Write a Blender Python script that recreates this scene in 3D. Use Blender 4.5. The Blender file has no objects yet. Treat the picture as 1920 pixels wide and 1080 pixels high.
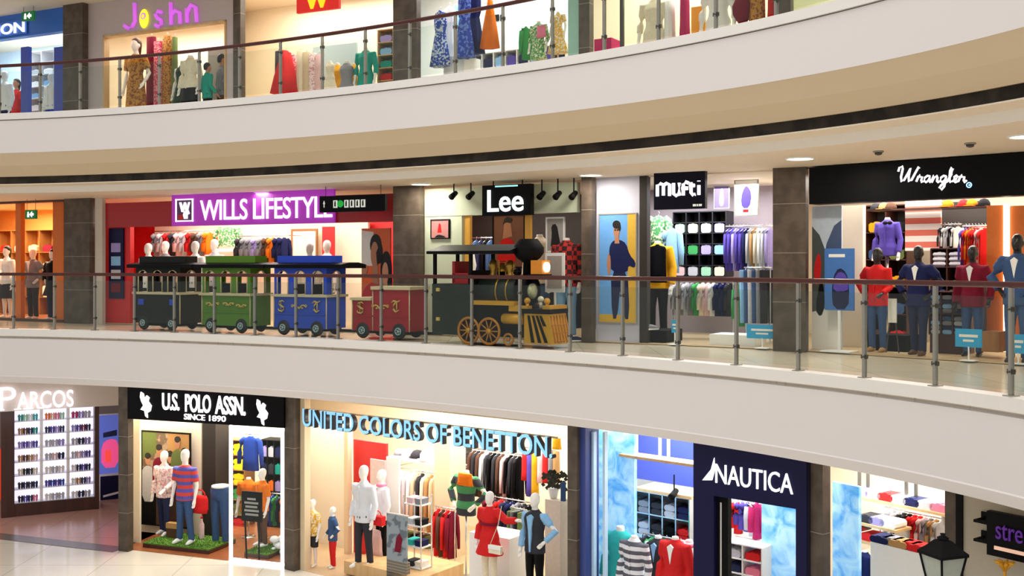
import bpy, math, random
import numpy as np
from mathutils import Vector, Matrix
random.seed(7)
PI = math.pi
COL = bpy.context.scene.collection

# ------------------------------------------------------------------ camera, world, lights, exposure
F, HY, CZ = 2000.0, 495.0, 1.37            # focal length in pixels (1920 wide frame), horizon row, eye height
cam_d = bpy.data.cameras.new('camera'); cam = bpy.data.objects.new('camera', cam_d); COL.objects.link(cam)
cam.location = (0, 0, CZ); cam.rotation_euler = (PI / 2, 0, 0)
cam_d.sensor_width = 36.0; cam_d.lens = 36.0 * F / 1920.0
cam_d.shift_y = -(540.0 - HY) / 1920.0
cam_d.clip_end = 200
bpy.context.scene.camera = cam
sc = bpy.context.scene
sc.view_settings.view_transform = 'Standard'; sc.view_settings.look = 'None'
sc.view_settings.gamma = 1.0; sc.view_settings.use_curve_mapping = False
sc.view_settings.exposure = 0.0
W = bpy.data.worlds.new('atrium_daylight'); sc.world = W; W.use_nodes = True
W.node_tree.nodes['Background'].inputs[0].default_value = (1.0, 0.99, 0.975, 1)
W.node_tree.nodes['Background'].inputs[1].default_value = 0.54

def area(name, loc, size, energy, color=(1, 1, 1), rot=(0, 0, 0)):
    l = bpy.data.lights.new(name, 'AREA'); l.shape = 'RECTANGLE'; l.size, l.size_y = size
    l.energy = energy; l.color = color
    o = bpy.data.objects.new(name, l); o.location = loc; o.rotation_euler = rot; COL.objects.link(o); return o
area('skylight', (0, 5, 16), (26, 20), 3150, (1.0, 0.99, 0.985))

# ------------------------------------------------------------------ materials
def lin(h):
    h = h.lstrip('#'); c = [int(h[i:i + 2], 16) / 255 for i in (0, 2, 4)]
    return tuple(x / 12.92 if x <= .04045 else ((x + .055) / 1.055) ** 2.4 for x in c) + (1,)
MATS = {}
def mat(key, hx='#888888', rough=.6, metal=0.0, emit=0.0, kind=None, hx2=None, scale=14.0, var=.10, spec=.5):
    if key in MATS: return MATS[key]
    m = bpy.data.materials.new(key); m.use_nodes = True; nt = m.node_tree; N = nt.nodes; L = nt.links
    b = N['Principled BSDF']; c = lin(hx)
    b.inputs['Roughness'].default_value = rough; b.inputs['Metallic'].default_value = metal
    b.inputs['Specular IOR Level'].default_value = spec
    if emit:
        b.inputs['Base Color'].default_value = c
        b.inputs['Emission Color'].default_value = c; b.inputs['Emission Strength'].default_value = emit
        MATS[key] = m; return m
    tc = N.new('ShaderNodeTexCoord')
    if kind in ('stripe_z', 'stripe_x', 'plaid', 'dots', 'marble', 'tile', 'floral', 'wood', 'slats'):
        c2 = lin(hx2 or hx)
        mix = N.new('ShaderNodeMix'); mix.data_type = 'RGBA'
        mix.inputs[6].default_value = c; mix.inputs[7].default_value = c2
        if kind in ('stripe_z', 'stripe_x', 'slats'):
            w = N.new('ShaderNodeTexWave'); w.bands_direction = 'Z' if kind != 'stripe_x' else 'X'; w.inputs['Scale'].default_value = scale
            L.new(tc.outputs['Object'], w.inputs['Vector'])
            r = N.new('ShaderNodeValToRGB'); r.color_ramp.interpolation = 'CONSTANT'; r.color_ramp.elements[1].position = .5
            L.new(w.outputs['Color'], r.inputs[0]); L.new(r.outputs[0], mix.inputs[0])
        elif kind == 'plaid':
            a = N.new('ShaderNodeTexChecker'); a.inputs['Scale'].default_value = scale
            L.new(tc.outputs['Object'], a.inputs['Vector']); L.new(a.outputs['Fac'], mix.inputs[0])
        elif kind == 'tile':
            a = N.new('ShaderNodeTexBrick'); a.inputs['Scale'].default_value = scale; a.offset = 0
            a.inputs['Color1'].default_value = (0, 0, 0, 1); a.inputs['Color2'].default_value = (.12, .12, .12, 1); a.inputs['Mortar'].default_value = (1, 1, 1, 1)
            a.inputs['Mortar Size'].default_value = .006; a.inputs['Brick Width'].default_value = .8; a.inputs['Row Height'].default_value = .8
            L.new(tc.outputs['Object'], a.inputs['Vector']); L.new(a.outputs['Color'], mix.inputs[0])
        else:
            a = N.new('ShaderNodeTexNoise') if kind != 'dots' else N.new('ShaderNodeTexVoronoi')
            a.inputs['Scale'].default_value = scale
            r = N.new('ShaderNodeValToRGB')
            lo, hi = {'marble': (.42, .6), 'floral': (.5, .56), 'dots': (.12, .18), 'wood': (.3, .7)}[kind]
            r.color_ramp.elements[0].position, r.color_ramp.elements[1].position = lo, hi
            if kind == 'wood':
                mp = N.new('ShaderNodeMapping'); mp.inputs['Scale'].default_value = (1, 1, .12)
                L.new(tc.outputs['Object'], mp.inputs[0]); L.new(mp.outputs[0], a.inputs['Vector'])
            else: L.new(tc.outputs['Object'], a.inputs['Vector'])
            L.new(a.outputs[0], r.inputs[0]); L.new(r.outputs[0], mix.inputs[0])
        L.new(mix.outputs[2], b.inputs['Base Color'])
    else:
        n = N.new('ShaderNodeTexNoise'); n.inputs['Scale'].default_value = scale; n.inputs['Detail'].default_value = 2
        L.new(tc.outputs['Object'], n.inputs['Vector'])
        mix = N.new('ShaderNodeMix'); mix.data_type = 'RGBA'
        mix.inputs[6].default_value = tuple(x * (1 - var) for x in c[:3]) + (1,)
        mix.inputs[7].default_value = tuple(min(1, x * (1 + var)) for x in c[:3]) + (1,)
        L.new(n.outputs[0], mix.inputs[0]); L.new(mix.outputs[2], b.inputs['Base Color'])
    MATS[key] = m; return m
def glass(key, tint='#f2fbf8', refl=.05):
    if key in MATS: return MATS[key]
    m = bpy.data.materials.new(key); m.use_nodes = True; nt = m.node_tree; N = nt.nodes; L = nt.links
    N.remove(N['Principled BSDF']); out = N['Material Output']
    t = N.new('ShaderNodeBsdfTransparent'); t.inputs[0].default_value = lin(tint)
    g = N.new('ShaderNodeBsdfGlossy'); g.inputs['Roughness'].default_value = .04; g.inputs[0].default_value = (.9, .95, .93, 1)
    lw = N.new('ShaderNodeLayerWeight'); lw.inputs[0].default_value = .12
    mu = N.new('ShaderNodeMath'); mu.operation = 'MULTIPLY_ADD'; mu.inputs[1].default_value = .12; mu.inputs[2].default_value = refl
    L.new(lw.outputs['Facing'], mu.inputs[0])
    mx = N.new('ShaderNodeMixShader'); L.new(mu.outputs[0], mx.inputs[0]); L.new(t.outputs[0], mx.inputs[1]); L.new(g.outputs[0], mx.inputs[2])
    L.new(mx.outputs[0], out.inputs[0]); MATS[key] = m; return m
# colour words used for cloth, also in labels
CLOTH = dict(white='#f2f0ea', cream='#ece2c8', beige='#d8c7a4', black='#17161a', charcoal='#34343a', grey='#8a8a90', silver='#c3c4ca', navy='#1d2350',
    blue='#2f4fb0', sky='#8fbfe8', purple='#5a4aa8', lilac='#a79ad6', red='#d42526', maroon='#7a1830', pink='#e87f9a', magenta='#c02a66', orange='#ef7a1a',
    mustard='#dca11c', yellow='#f3d21c', green='#3f9a55', olive='#6b7a45', mint='#a4d8b4', teal='#159a88', turquoise='#35b3ae', brown='#5c4032', tan='#b98f5c',
    denim='#3c5680', indigo='#262c4c', rose='#e8c4c4', peach='#efc29b', gold='#c9a03c')
def cloth(c): return mat('cloth ' + c, CLOTH[c], .85, spec=.2, var=.14, scale=22)
mat('stripe red', '#d8443a', .8, kind='stripe_z', hx2='#5a56b0', scale=2.3); mat('stripe grey', '#5c5c66', .8, kind='stripe_z', hx2='#e8e8ee', scale=2.6)
mat('stripe green', '#3d8a55', .8, kind='stripe_z', hx2='#2b3038', scale=1.25); mat('plaid red', '#c8332a', .8, kind='plaid', hx2='#3a1a22', scale=14)
mat('floral white', '#f0e4e2', .8, kind='floral', hx2='#d99aa2', scale=26); mat('floral gold', '#c48a2a', .7, kind='floral', hx2='#8a4a1a', scale=24)
mat('floral pink', '#d8355c', .7, kind='floral', hx2='#f0b0b8', scale=30); mat('floral blue', '#2b53b8', .7, kind='floral', hx2='#d8e6f4', scale=22)
mat('print royal', '#2a48b8', .7, kind='floral', hx2='#6f8fe0', scale=14); mat('floral yellow', '#eeb61e', .7, kind='floral', hx2='#f4efe0', scale=22); mat('floral green', '#4a9a58', .7, kind='floral', hx2='#e8e8c0', scale=22)
mat('white paint', '#f4efe6', .55, var=.02); mat('fascia', '#e8e0dc', .55, var=.012, scale=.7); mat('soffit', '#d8c19f', .6, var=.02, scale=.8)
mat('nosing', '#efe9e2', .4, var=.02); mat('dark slot', '#3a332c', .8, kind='marble', hx2='#52483e', scale=3); mat('ceiling paint', '#e9d9c2', .7, var=.02)
mat('column stone', '#50453b', .4, spec=.3, kind='marble', hx2='#5f5348', scale=4); mat('stone joint', '#8b8174', .5); mat('pilaster', '#cfc4b8', .5, var=.03)
mat('mall floor', '#d8cbb6', .18, kind='tile', hx2='#b3a690', scale=.7); mat('atrium floor', '#e8e0d0', .13, kind='tile', hx2='#c9c0b2', scale=.5)
mat('corridor floor', '#c99a8a', .2, kind='tile', hx2='#a87c6e', scale=.7); mat('dark border', '#77706a', .25, var=.1)
mat('rail wood', '#4a1712', .28, var=.2, scale=6); mat('steel', '#a9a59b', .32, .9, var=.05); mat('dark steel', '#57544e', .4, .7)
glass('rail glass', '#f3f7f4', .015); glass('shop glass', '#fafdff', .01)
mat('linen', '#dfe2e8', .85, spec=.2, var=.06); mat('pine cloth', '#22392c', .8, spec=.2); mat('mannequin', '#f7f3ec', .35, var=.02); mat('dark mannequin', '#1a181a', .35); mat('skin', '#b98262', .55, var=.05); mat('hair', '#17110e', .5)
mat('black', '#08070a', .45, var=.05, spec=.12); mat('matt black', '#0d0c0d', .7, spec=.15); mat('white', '#f4f4f2', .5, var=.02); mat('chrome', '#d9d9d9', .2, .9)
mat('wood', '#a8743f', .45, kind='wood', hx2='#8a5a2c', scale=9); mat('dark wood', '#4e2a20', .4, kind='wood', hx2='#3d1f18', scale=7); mat('light wood', '#dcb988', .45, kind='wood', hx2='#c9a26c', scale=7)
mat('gold', '#d79a1e', .35, .25, var=.06); mat('brass', '#b58d3c', .3, .7); mat('turf', '#5f8a2a', .95, kind='marble', hx2='#3f6a1c', scale=30)
mat('brown leather', '#5b3a26', .5); mat('paper', '#efece2', .7)

# ------------------------------------------------------------------ mesh builder
class MB:
    def __init__(s): s.v = []; s.f = []; s.sm = []
    def add(s, vs, fs, smooth=False):
        o = len(s.v); s.v += [tuple(v) for v in vs]; s.f += [tuple(i + o for i in f) for f in fs]; s.sm += [smooth] * len(fs); return s
    def box(s, x0, x1, y0, y1, z0, z1):
        if x0 > x1: x0, x1 = x1, x0
        if y0 > y1: y0, y1 = y1, y0
        if z0 > z1: z0, z1 = z1, z0
        return s.add([(x0, y0, z0), (x1, y0, z0), (x1, y1, z0), (x0, y1, z0), (x0, y0, z1), (x1, y0, z1), (x1, y1, z1), (x0, y1, z1)],
                     [(0, 3, 2, 1), (4, 5, 6, 7), (0, 1, 5, 4), (1, 2, 6, 5), (2, 3, 7, 6), (3, 0, 4, 7)])
    def loft(s, rings, smooth=True, cap=True, closed=True):
        n = len(rings[0]); vs = [p for r in rings for p in r]; fs = []
        for i in range(len(rings) - 1):
            for j in range(n if closed else n - 1):
                a, b = i * n + j, i * n + (j + 1) % n
                fs.append((a, b, b + n, a + n))
        if cap: fs += [tuple(range(n))[::-1], tuple(range((len(rings) - 1) * n, len(rings) * n))]
        return s.add(vs, fs, smooth)
    def rings(s, rr, n=14, smooth=True, fold=0, nf=0):
        """rr: (cx, cy, z, rx, ry) stacked; fold = ripple share growing to the last ring"""
        R = []
        for i, (cx, cy, z, rx, ry) in enumerate(rr):
            t = i / max(1, len(rr) - 1); ring = []
            for j in range(n):
                a = 2 * PI * j / n; q = 1 + fold * t * math.cos(nf * a)
                ring.append((cx + rx * q * math.cos(a), cy + ry * q * math.sin(a), z))
            R.append(ring)
        return s.loft(R, smooth)
    def tube(s, pts, r, n=8, smooth=True):
        pts = [Vector(p) for p in pts]; rs = r if isinstance(r, (list, tuple)) else [r] * len(pts); R = []; ref = None
        for i, p in enumerate(pts):
            t = (pts[min(i + 1, len(pts) - 1)] - pts[max(i - 1, 0)]).normalized()
            if ref is None or abs(ref.dot(t)) > .98: ref = Vector((0, 0, 1)) if abs(t.z) < .9 else Vector((1, 0, 0))
            a = t.cross(ref).normalized(); b = t.cross(a).normalized(); ref = a.cross(t) if False else ref
            R.append([p + (a * math.cos(2 * PI * j / n) + b * math.sin(2 * PI * j / n)) * rs[i] for j in range(n)])
        return s.loft(R, smooth)
    def cyl(s, p0, p1, r, n=16, r2=None): return s.tube([p0, p1], [r, r if r2 is None else r2], n, n > 8)
    def ball(s, c, r, n=12, m=8):
        if not isinstance(r, (tuple, list)): r = (r, r, r)
        rr = []
        for i in range(m + 1):
            a = PI * (i / m) - PI / 2; q = max(.04, math.cos(a))
            rr.append((c[0], c[1], c[2] + r[2] * math.sin(a), r[0] * q, r[1] * q))
        return s.rings(rr, n)
    def prism(s, poly, y0, y1):
        n = len(poly); vs = [(x, y0, z) for x, z in poly] + [(x, y1, z) for x, z in poly]
        return s.add(vs, [tuple(range(n)), tuple(range(2 * n - 1, n - 1, -1))] + [(i, (i + 1) % n, (i + 1) % n + n, i + n) for i in range(n)])
    def lathe(s, prof, n=16, c=(0, 0)): return s.rings([(c[0], c[1], z, r, r) for r, z in prof], n)
    def torus(s, c, R, r, axis='y', n=20, m=8, a0=0, a1=2 * PI):
        pts = []; full = abs(a1 - a0) > 6.2; k = n if full else n + 1; rings = []
        for i in range(k + (1 if full else 0)):
            a = a0 + (a1 - a0) * i / n; ca, sa = math.cos(a), math.sin(a); ring = []
            for j in range(m):
                b = 2 * PI * j / m; q = R + r * math.cos(b); o = r * math.sin(b)
                ring.append((c[0] + q * ca, c[1] + o, c[2] + q * sa) if axis == 'y' else (c[0] + o, c[1] + q * ca, c[2] + q * sa) if axis == 'x' else (c[0] + q * ca, c[1] + q * sa, c[2] + o))
            rings.append(ring)
        return s.loft(rings, True, not full)
    def mesh(s, name):
        me = bpy.data.meshes.new(name); me.from_pydata(s.v, [], s.f); me.update()
        me.polygons.foreach_set('use_smooth', s.sm); 
        import bmesh
        b = bmesh.new(); b.from_mesh(me); bmesh.ops.recalc_face_normals(b, faces=b.faces); b.to_mesh(me); b.free()
        return me
    def remesh(s, name, vox, key=None):
        if key and key in MESHES: return MESHES[key]
        t = bpy.data.objects.new('tmp', s.mesh('tmp')); COL.objects.link(t)
        md = t.modifiers.new('r', 'REMESH'); md.mode = 'VOXEL'; md.voxel_size = vox; md.use_smooth_shade = True
        sm = t.modifiers.new('s', 'SMOOTH'); sm.factor = .5; sm.iterations = 2
        dg = bpy.context.evaluated_depsgraph_get(); me = bpy.data.meshes.new_from_object(t.evaluated_get(dg)); me.name = name
        old = t.data; bpy.data.objects.remove(t); bpy.data.meshes.remove(old)
        if key: MESHES[key] = me
        return me
MESHES = {}
def setp(o, label=None, cat=None, group=None, kind=None):
    if label: o['label'] = label.replace('sky ', 'sky-blue ', 1) if label.startswith('sky ') else label
    if cat: o['category'] = cat
    if group: o['group'] = group
    if kind: o['kind'] = kind
    return o
def ob(name, mb, m, parent=None, loc=(0, 0, 0), rz=0.0, rot=None, **kw):
    me = mb if isinstance(mb, bpy.types.Mesh) else mb.mesh(name)
    o = bpy.data.objects.new(name, me); COL.objects.link(o)
    m = MATS[m] if isinstance(m, str) else m
    if me.users > 1 and len(me.materials): o.material_slots[0].link = 'OBJECT'; o.material_slots[0].material = m
    elif m: me.materials.append(m)
    o.location = loc; o.rotation_euler = rot or (0, 0, rz)
    if parent: o.parent = parent
    return setp(o, **kw)
def empty(name, loc, rz, label, cat, group=None):
    o = bpy.data.objects.new(name, None); o.empty_display_size = .1; COL.objects.link(o)
    o.location = loc; o.rotation_euler = (0, 0, rz); return setp(o, label, cat, group)
def struct(name, mb, m, loc=(0, 0, 0), rz=0, parent=None): return ob(name, mb, m, parent, loc, rz, kind=None if parent else 'structure')

# ------------------------------------------------------------------ frames: a plan line that a row of shops stands on
def plan(px, d): return ((px - 960) / F * d, d)
class Frame:
    def __init__(s, a, b):
        s.o = Vector(a); s.u = (Vector(b) - s.o).normalized(); s.n = Vector((-s.u.y, s.u.x)); s.rz = math.atan2(s.u.y, s.u.x)
    def d(s, px, k=0): return (s.o.dot(s.n) + k) / ((px - 960) / F * s.n.x + s.n.y)
    def s(s_, px, k=0):
        t = s_.d(px, k); return ((px - 960) / F * t - s_.o.x) * s_.u.x + (t - s_.o.y) * s_.u.y
    def z(s, px, py, k=0): return CZ + (HY - py) / F * s.d(px, k)
    def w(s, a, k, z): p = s.o + s.u * a + s.n * k; return Vector((p.x, p.y, z))
    def k(s, px, d): return ((px - 960) / F * d - s.o.x) * s.n.x + (d - s.o.y) * s.n.y
FA = Frame(plan(150, 25.1), plan(765, 21.1)); FB = Frame(plan(765, 21.1), plan(1480, 17.1)); FC = Frame(plan(1480, 17.1), plan(1960, 14.4))
LA = Frame(plan(222, 22.0), plan(548, 20.6)); LB = Frame(plan(548, 20.6), plan(1075, 16.8)); LC = Frame(plan(1075, 16.8), plan(1540, 14.1)); LD = Frame(plan(1540, 14.1), plan(1960, 11.7))
LP = Frame(plan(7, 24.7), plan(183, 25.6))
TF = Frame(plan(268, 22.3), plan(755, 19.3)); TE = Frame(plan(805, 18.75), plan(1075, 17.1))
ZL, ZM, ZU = -4.5, 0.0, 4.4            # shop floor heights
# ------------------------------------------------------------------ text
def text_mesh(txt, w, h, depth=.02, bold=0.0, spacing=1.0, shear=0.0):
    c = bpy.data.curves.new('t', 'FONT'); c.body = txt; c.align_x = 'CENTER'; c.extrude = .05; c.offset = bold; c.space_character = spacing; c.shear = shear; c.resolution_u = 4
    o = bpy.data.objects.new('t', c); COL.objects.link(o)
    me = bpy.data.meshes.new_from_object(o.evaluated_get(bpy.context.evaluated_depsgraph_get())); bpy.data.objects.remove(o); bpy.data.curves.remove(c)
    n = len(me.vertices); co = np.empty(n * 3); me.vertices.foreach_get('co', co); co = co.reshape(-1, 3)
    lo, hi = co.min(0), co.max(0); out = np.empty_like(co)
    out[:, 0] = ((co[:, 0] - lo[0]) / (hi[0] - lo[0]) - .5) * w
    out[:, 2] = (co[:, 1] - lo[1]) / (hi[1] - lo[1]) * h
    out[:, 1] = (.5 - (co[:, 2] - lo[2]) / (hi[2] - lo[2])) * depth
    me.vertices.foreach_set('co', out.ravel()); me.update(); me.materials.clear(); return me
def text(txt, w, h, m, parent, x=0, y=-.02, z=0, name='lettering', **kw): return ob(name, text_mesh(txt, w, h, **kw), m, parent, (x, y, z))

# ------------------------------------------------------------------ the balcony edge (plan curve)
_ed = [(-150, 615), (0, 617), (300, 623), (600, 635), (900, 651), (1200, 671), (1500, 697), (1700, 720), (1900, 746), (2040, 768)]
_cf = np.polyfit([(a - 960) / 1000 for a, b in _ed], [b for a, b in _ed], 4)
def edge_y(px): return float(np.polyval(_cf, (px - 960) / 1000))
def edge(px): return Vector(plan(px, F * CZ / (edge_y(px) - HY)))
EP = [edge(px) for px in np.linspace(-140, 2030, 90)]
EP = [EP[0] + (EP[0] - EP[1]).normalized() * 2.5] + EP + [EP[-1] + (EP[-1] - EP[-2]).normalized() * 2.5]
EN = []
for i in range(len(EP)):
    t = (EP[min(i + 1, len(EP) - 1)] - EP[max(i - 1, 0)]).normalized(); EN.append(Vector((-t.y, t.x)))
ARC = [0.0]
for i in range(1, len(EP)): ARC.append(ARC[-1] + (EP[i] - EP[i - 1]).length)
def along(a):
    i = max(0, min(len(EP) - 2, int(np.searchsorted(ARC, a)) - 1)); t = (a - ARC[i]) / (ARC[i + 1] - ARC[i])
    p = EP[i].lerp(EP[i + 1], t); d = (EP[i + 1] - EP[i]).normalized(); return p, d
def sweep(name, prof, m, closed=True, smooth=False):
    """prof: (offset inward, z) polygon swept along the balcony edge"""
    b = MB(); b.loft([[(p.x + n.x * k, p.y + n.y * k, z) for k, z in prof] for p, n in zip(EP, EN)], smooth, closed, closed)
    return struct(name, b, m)

# ------------------------------------------------------------------ large structure
sweep('floor', [(0, -.02), (9, -.02), (9, -.2), (0, -.2)], 'mall floor')
sweep('balcony_fascia', [(0, -.16), (.12, -.16), (.12, -1.13), (0.02, -1.13), (-.02, -1.0), (0, -.985)], 'fascia')
sweep('trim_1', [(-.03, 0), (.24, 0), (.24, -.145), (-.03, -.145)], 'nosing')
sweep('ceiling', [(.02, -1.13), (6, -1.1), (6, -1.0), (.02, -1.0)], 'ceiling paint')
sweep('floor', [(0.05, 4.4), (8, 4.4), (8, 4.25), (0.05, 4.25)], 'mall floor')
sweep('trim_2', [(-.38, 4.49), (.1, 4.49), (.1, 4.36), (-.38, 4.36)], 'nosing')
sweep('balcony_fascia', [(-.35, 4.345), (-.1, 4.345), (-.1, 3.76), (-.345, 3.76), (-.345, 3.67), (-.35, 3.67)], 'fascia')
sweep('soffit_slope', [(-.346, 3.67), (-.2, 3.42), (.0, 3.21), (.03, 3.21), (.03, 3.75), (-.342, 3.75)], 'soffit')
sweep('soffit_slot', [(.18, 3.05), (.18, 3.4), (.24, 3.4), (.24, 3.05)], 'dark slot')
sweep('ceiling', [(.01, 3.04), (.45, 3.03), (.45, 2.9), (4.6, 2.9), (4.6, 2.94), (.49, 2.94), (.49, 3.058), (.01, 3.058)], 'ceiling paint')
sweep('trim_14', [(.435, 3.034), (.45, 3.034), (.45, 2.896), (.435, 2.896)], 'white paint')
sweep('ceiling', [(.3, 7.45), (4.6, 7.45), (4.6, 7.5), (.3, 7.5)], 'ceiling paint')
struct('floor', MB().box(-22, 14, 2, 34, -.15, 0), 'atrium floor', (0, 0, ZL))

def column(fr, px0, px1, z0, z1, k=-.2, m='column stone', th=.16):
    s0, s1 = fr.s(px0, k), fr.s(px1, k + th); w = s1 - s0
    b = MB().box(-w / 2, w / 2, 0, th, 0, z1 - z0)
    o = struct('column', b, m, fr.w((s0 + s1) / 2, k, z0), fr.rz)
    if m == 'column stone':
        j = MB()
        for h in (.78, 1.56, 2.34):
            if h < z1 - z0: j.box(-w / 2 - .002, w / 2 + .002, -.002, th + .001, h, h + .012)
        struct('joint', j, 'stone joint', parent=o)
    return o
for f_, a, b in ((FA, 120, 178), (FA, 737, 795), (FB, 1090, 1117), (FB, 1449, 1516)): column(f_, a, b, ZM - .02, 2.9)
column(FA, 178, 198, ZM - .02, 2.9, -.12, 'pilaster', .1)
for f_, a, b in ((FA, 118, 165), (FA, 737, 789), (FB, 1085, 1113), (FB, 1452, 1488)): column(f_, a, b, ZU, 7.45)
column(FA, 438, 460, ZU, 7.45, -.1)
for f_, a, b in ((LA, 222, 250), (LB, 533, 563), (LB, 1064, 1092), (LD, 1520, 1557)): column(f_, a, b, ZL, -1.1, -.15)

def shop(fr, px0, px1, z0, z1, depth, wall, floor, energy, col=(1, .93, .82), ceil='ceiling paint', light_k=.5):
    """room behind a shop front; its side walls open towards the atrium"""
    o = fr.w(fr.s((px0 + px1) / 2), 0, z0); h = z1 - z0; c0 = fr.s((px0 + px1) / 2)
    a0, a1, b0, b1 = (fr.s(px0, .05) - c0, fr.s(px1, .05) - c0, fr.s(px0, depth) - c0, fr.s(px1, depth) - c0)
    def quad(p, z_0, z_1):
        b = MB(); n = len(p); b.add([(x, y, z_0) for x, y in p] + [(x, y, z_1) for x, y in p], [tuple(range(n))[::-1], tuple(range(n, 2 * n))] + [(i, (i + 1) % n, (i + 1) % n + n, i + n) for i in range(n)]); return b
    struct('wall_back', quad([(b0 - .1, depth), (b1 + .1, depth), (b1 + .1, depth + .1), (b0 - .1, depth + .1)], 0, h), wall, o, fr.rz)
    struct('wall_left', quad([(a0, .05), (b0, depth), (b0 - .06, depth), (a0 - .06, .05)], 0, h), wall, o, fr.rz)
    struct('wall_right', quad([(a1, .05), (a1 + .06, .05), (b1 + .06, depth), (b1, depth)], 0, h), wall, o, fr.rz)
    struct('floor', quad([(a0, 0), (a1, 0), (b1, depth), (b0, depth)], -.012, .004), floor, o, fr.rz)
    struct('ceiling', quad([(a0, .1), (a1, .1), (b1 + .1, depth + .1), (b0 - .1, depth + .1)], h, h + .05), ceil, o, fr.rz)
    lk = depth * light_k; area('shop_light', fr.w(fr.s((px0 + px1) / 2, lk), lk, z1 - .08), ((a1 - a0) * .8, depth * .6), energy, col, (0, 0, fr.rz))
mat('warm wall', '#e8a45a', .6, var=.05); mat('orange wall', '#d8722a', .6); mat('floor wood', '#a8643c', .3, kind='wood', hx2='#8c4f2e', scale=5)
mat('red wall', '#d41c20', .45, var=.04); mat('cream wall', '#f3e6cf', .6, var=.02); mat('pale green wall', '#cfd8bc', .6, var=.03); mat('lilac wall', '#a79aa0', .6, var=.05)
mat('cool wall', '#e8eef0', .6, var=.03); mat('blue wall', '#4656b8', .5, var=.05); mat('pale blue wall', '#d5e6f2', .6); mat('beige wall', '#efe3cc', .6, var=.03); mat('grey wall', '#9c968c', .6, var=.03)
mat('dark wall', '#2a2420', .7); mat('shop floor', '#cbb089', .3, var=.05); mat('brown wall', '#6b4a3c', .6); mat('navy panel', '#13133e', .45, spec=.2)
E = 1.0
shop(FA, -60, 150, ZM, 2.88, 3.0, 'warm wall', 'floor wood', 260 * E, (1, .82, .55))
shop(FA, 185, 765, ZM, 2.88, 3.4, 'red wall', 'shop floor', 260 * E, (1, .9, .8))
shop(FB, 768, 1103, ZM, 2.88, 3.6, 'dark wall', 'shop floor', 110 * E, (1, .95, .85))
shop(FB, 1106, 1480, ZM, 2.88, 3.2, 'lilac wall', 'shop floor', 180 * E, (.92, .94, 1))
shop(FC, 1484, 2000, ZM, 2.88, 3.6, 'beige wall', 'shop floor', 190 * E, (1, .94, .85))
shop(FA, -60, 140, ZU, 7.44, 3.0, 'pale blue wall', 'shop floor', 190 * E, (.85, .93, 1))
shop(FA, 145, 447, ZU, 7.44, 3.0, 'cream wall', 'shop floor', 150 * E, (1, .97, .92))
shop(FA, 451, 762, ZU, 7.44, 2.2, 'cream wall', 'shop floor', 120 * E, (1, .93, .82))
shop(FB, 766, 1098, ZU, 7.44, 2.6, 'cool wall', 'shop floor', 140 * E, (.95, .98, 1))
shop(FB, 1101, 1468, ZU, 7.44, 2.2, 'cream wall', 'shop floor', 110 * E, (1, .97, .88))
shop(FB, 1472, 1800, ZU, 7.44, 2.2, 'pale green wall', 'shop floor', 60 * E)
shop(LA, 238, 546, ZL, -1.14, 3.6, 'beige wall', 'floor wood', 330 * E, (1, .93, .8))
shop(LB, 551, 1077, ZL, -1.14, 4.6, 'beige wall', 'shop floor', 400 * E, (1, .97, .92))
shop(LC, 1081, 1536, ZL, -1.14, 3.4, 'cool wall', 'shop floor', 190 * E, (.88, .93, 1))
shop(LD, 1541, 1796, ZL, -1.14, 3.0, 'cream wall', 'shop floor', 110 * E, (1, .96, .92))
# ------------------------------------------------------------------ builders: figures
ARMS = dict(down=((.07, .02, -.30), (.0, -.07, -.25)), hip=((.2, .06, -.22), (-.15, -.10, -.17)), fwd=((.05, -.02, -.29), (-.03, -.22, -.10)),
            out=((.25, -.05, -.10), (.26, -.06, .05)), up=((.2, -.02, .06), (.02, -.08, .27)), bent=((.1, .05, -.28), (.02, -.16, -.20)), back=((.05, .09, -.28), (-.06, .06, -.24)))
TORSO = [(.84, .13, .10), (.90, .165, .115), (.97, .172, .117), (1.06, .145, .10), (1.14, .14, .098), (1.25, .165, .112), (1.36, .185, .115), (1.43, .175, .095), (1.475, .10, .07)]
FEM = [(.84, .135, .10), (.90, .17, .12), (.97, .172, .12), (1.06, .135, .095), (1.14, .122, .09), (1.25, .145, .115), (1.34, .16, .125), (1.42, .15, .085), (1.465, .085, .06)]
def arm_pts(sx, pose, sh=.185):
    e, w = ARMS[pose]; s = Vector((sx * sh, 0, 1.415)); el = s + Vector((sx * e[0], e[1], e[2])); wr = el + Vector((sx * w[0], w[1], w[2])); return s, el, wr
def legs_pts(sx, spread=.10, stride=0.0):
    return [Vector((sx * .085, 0, .90)), Vector((sx * (.088 + spread * .1), -.01 - sx * stride * .5, .5)), Vector((sx * spread, .015 - sx * stride, .085))]
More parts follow.
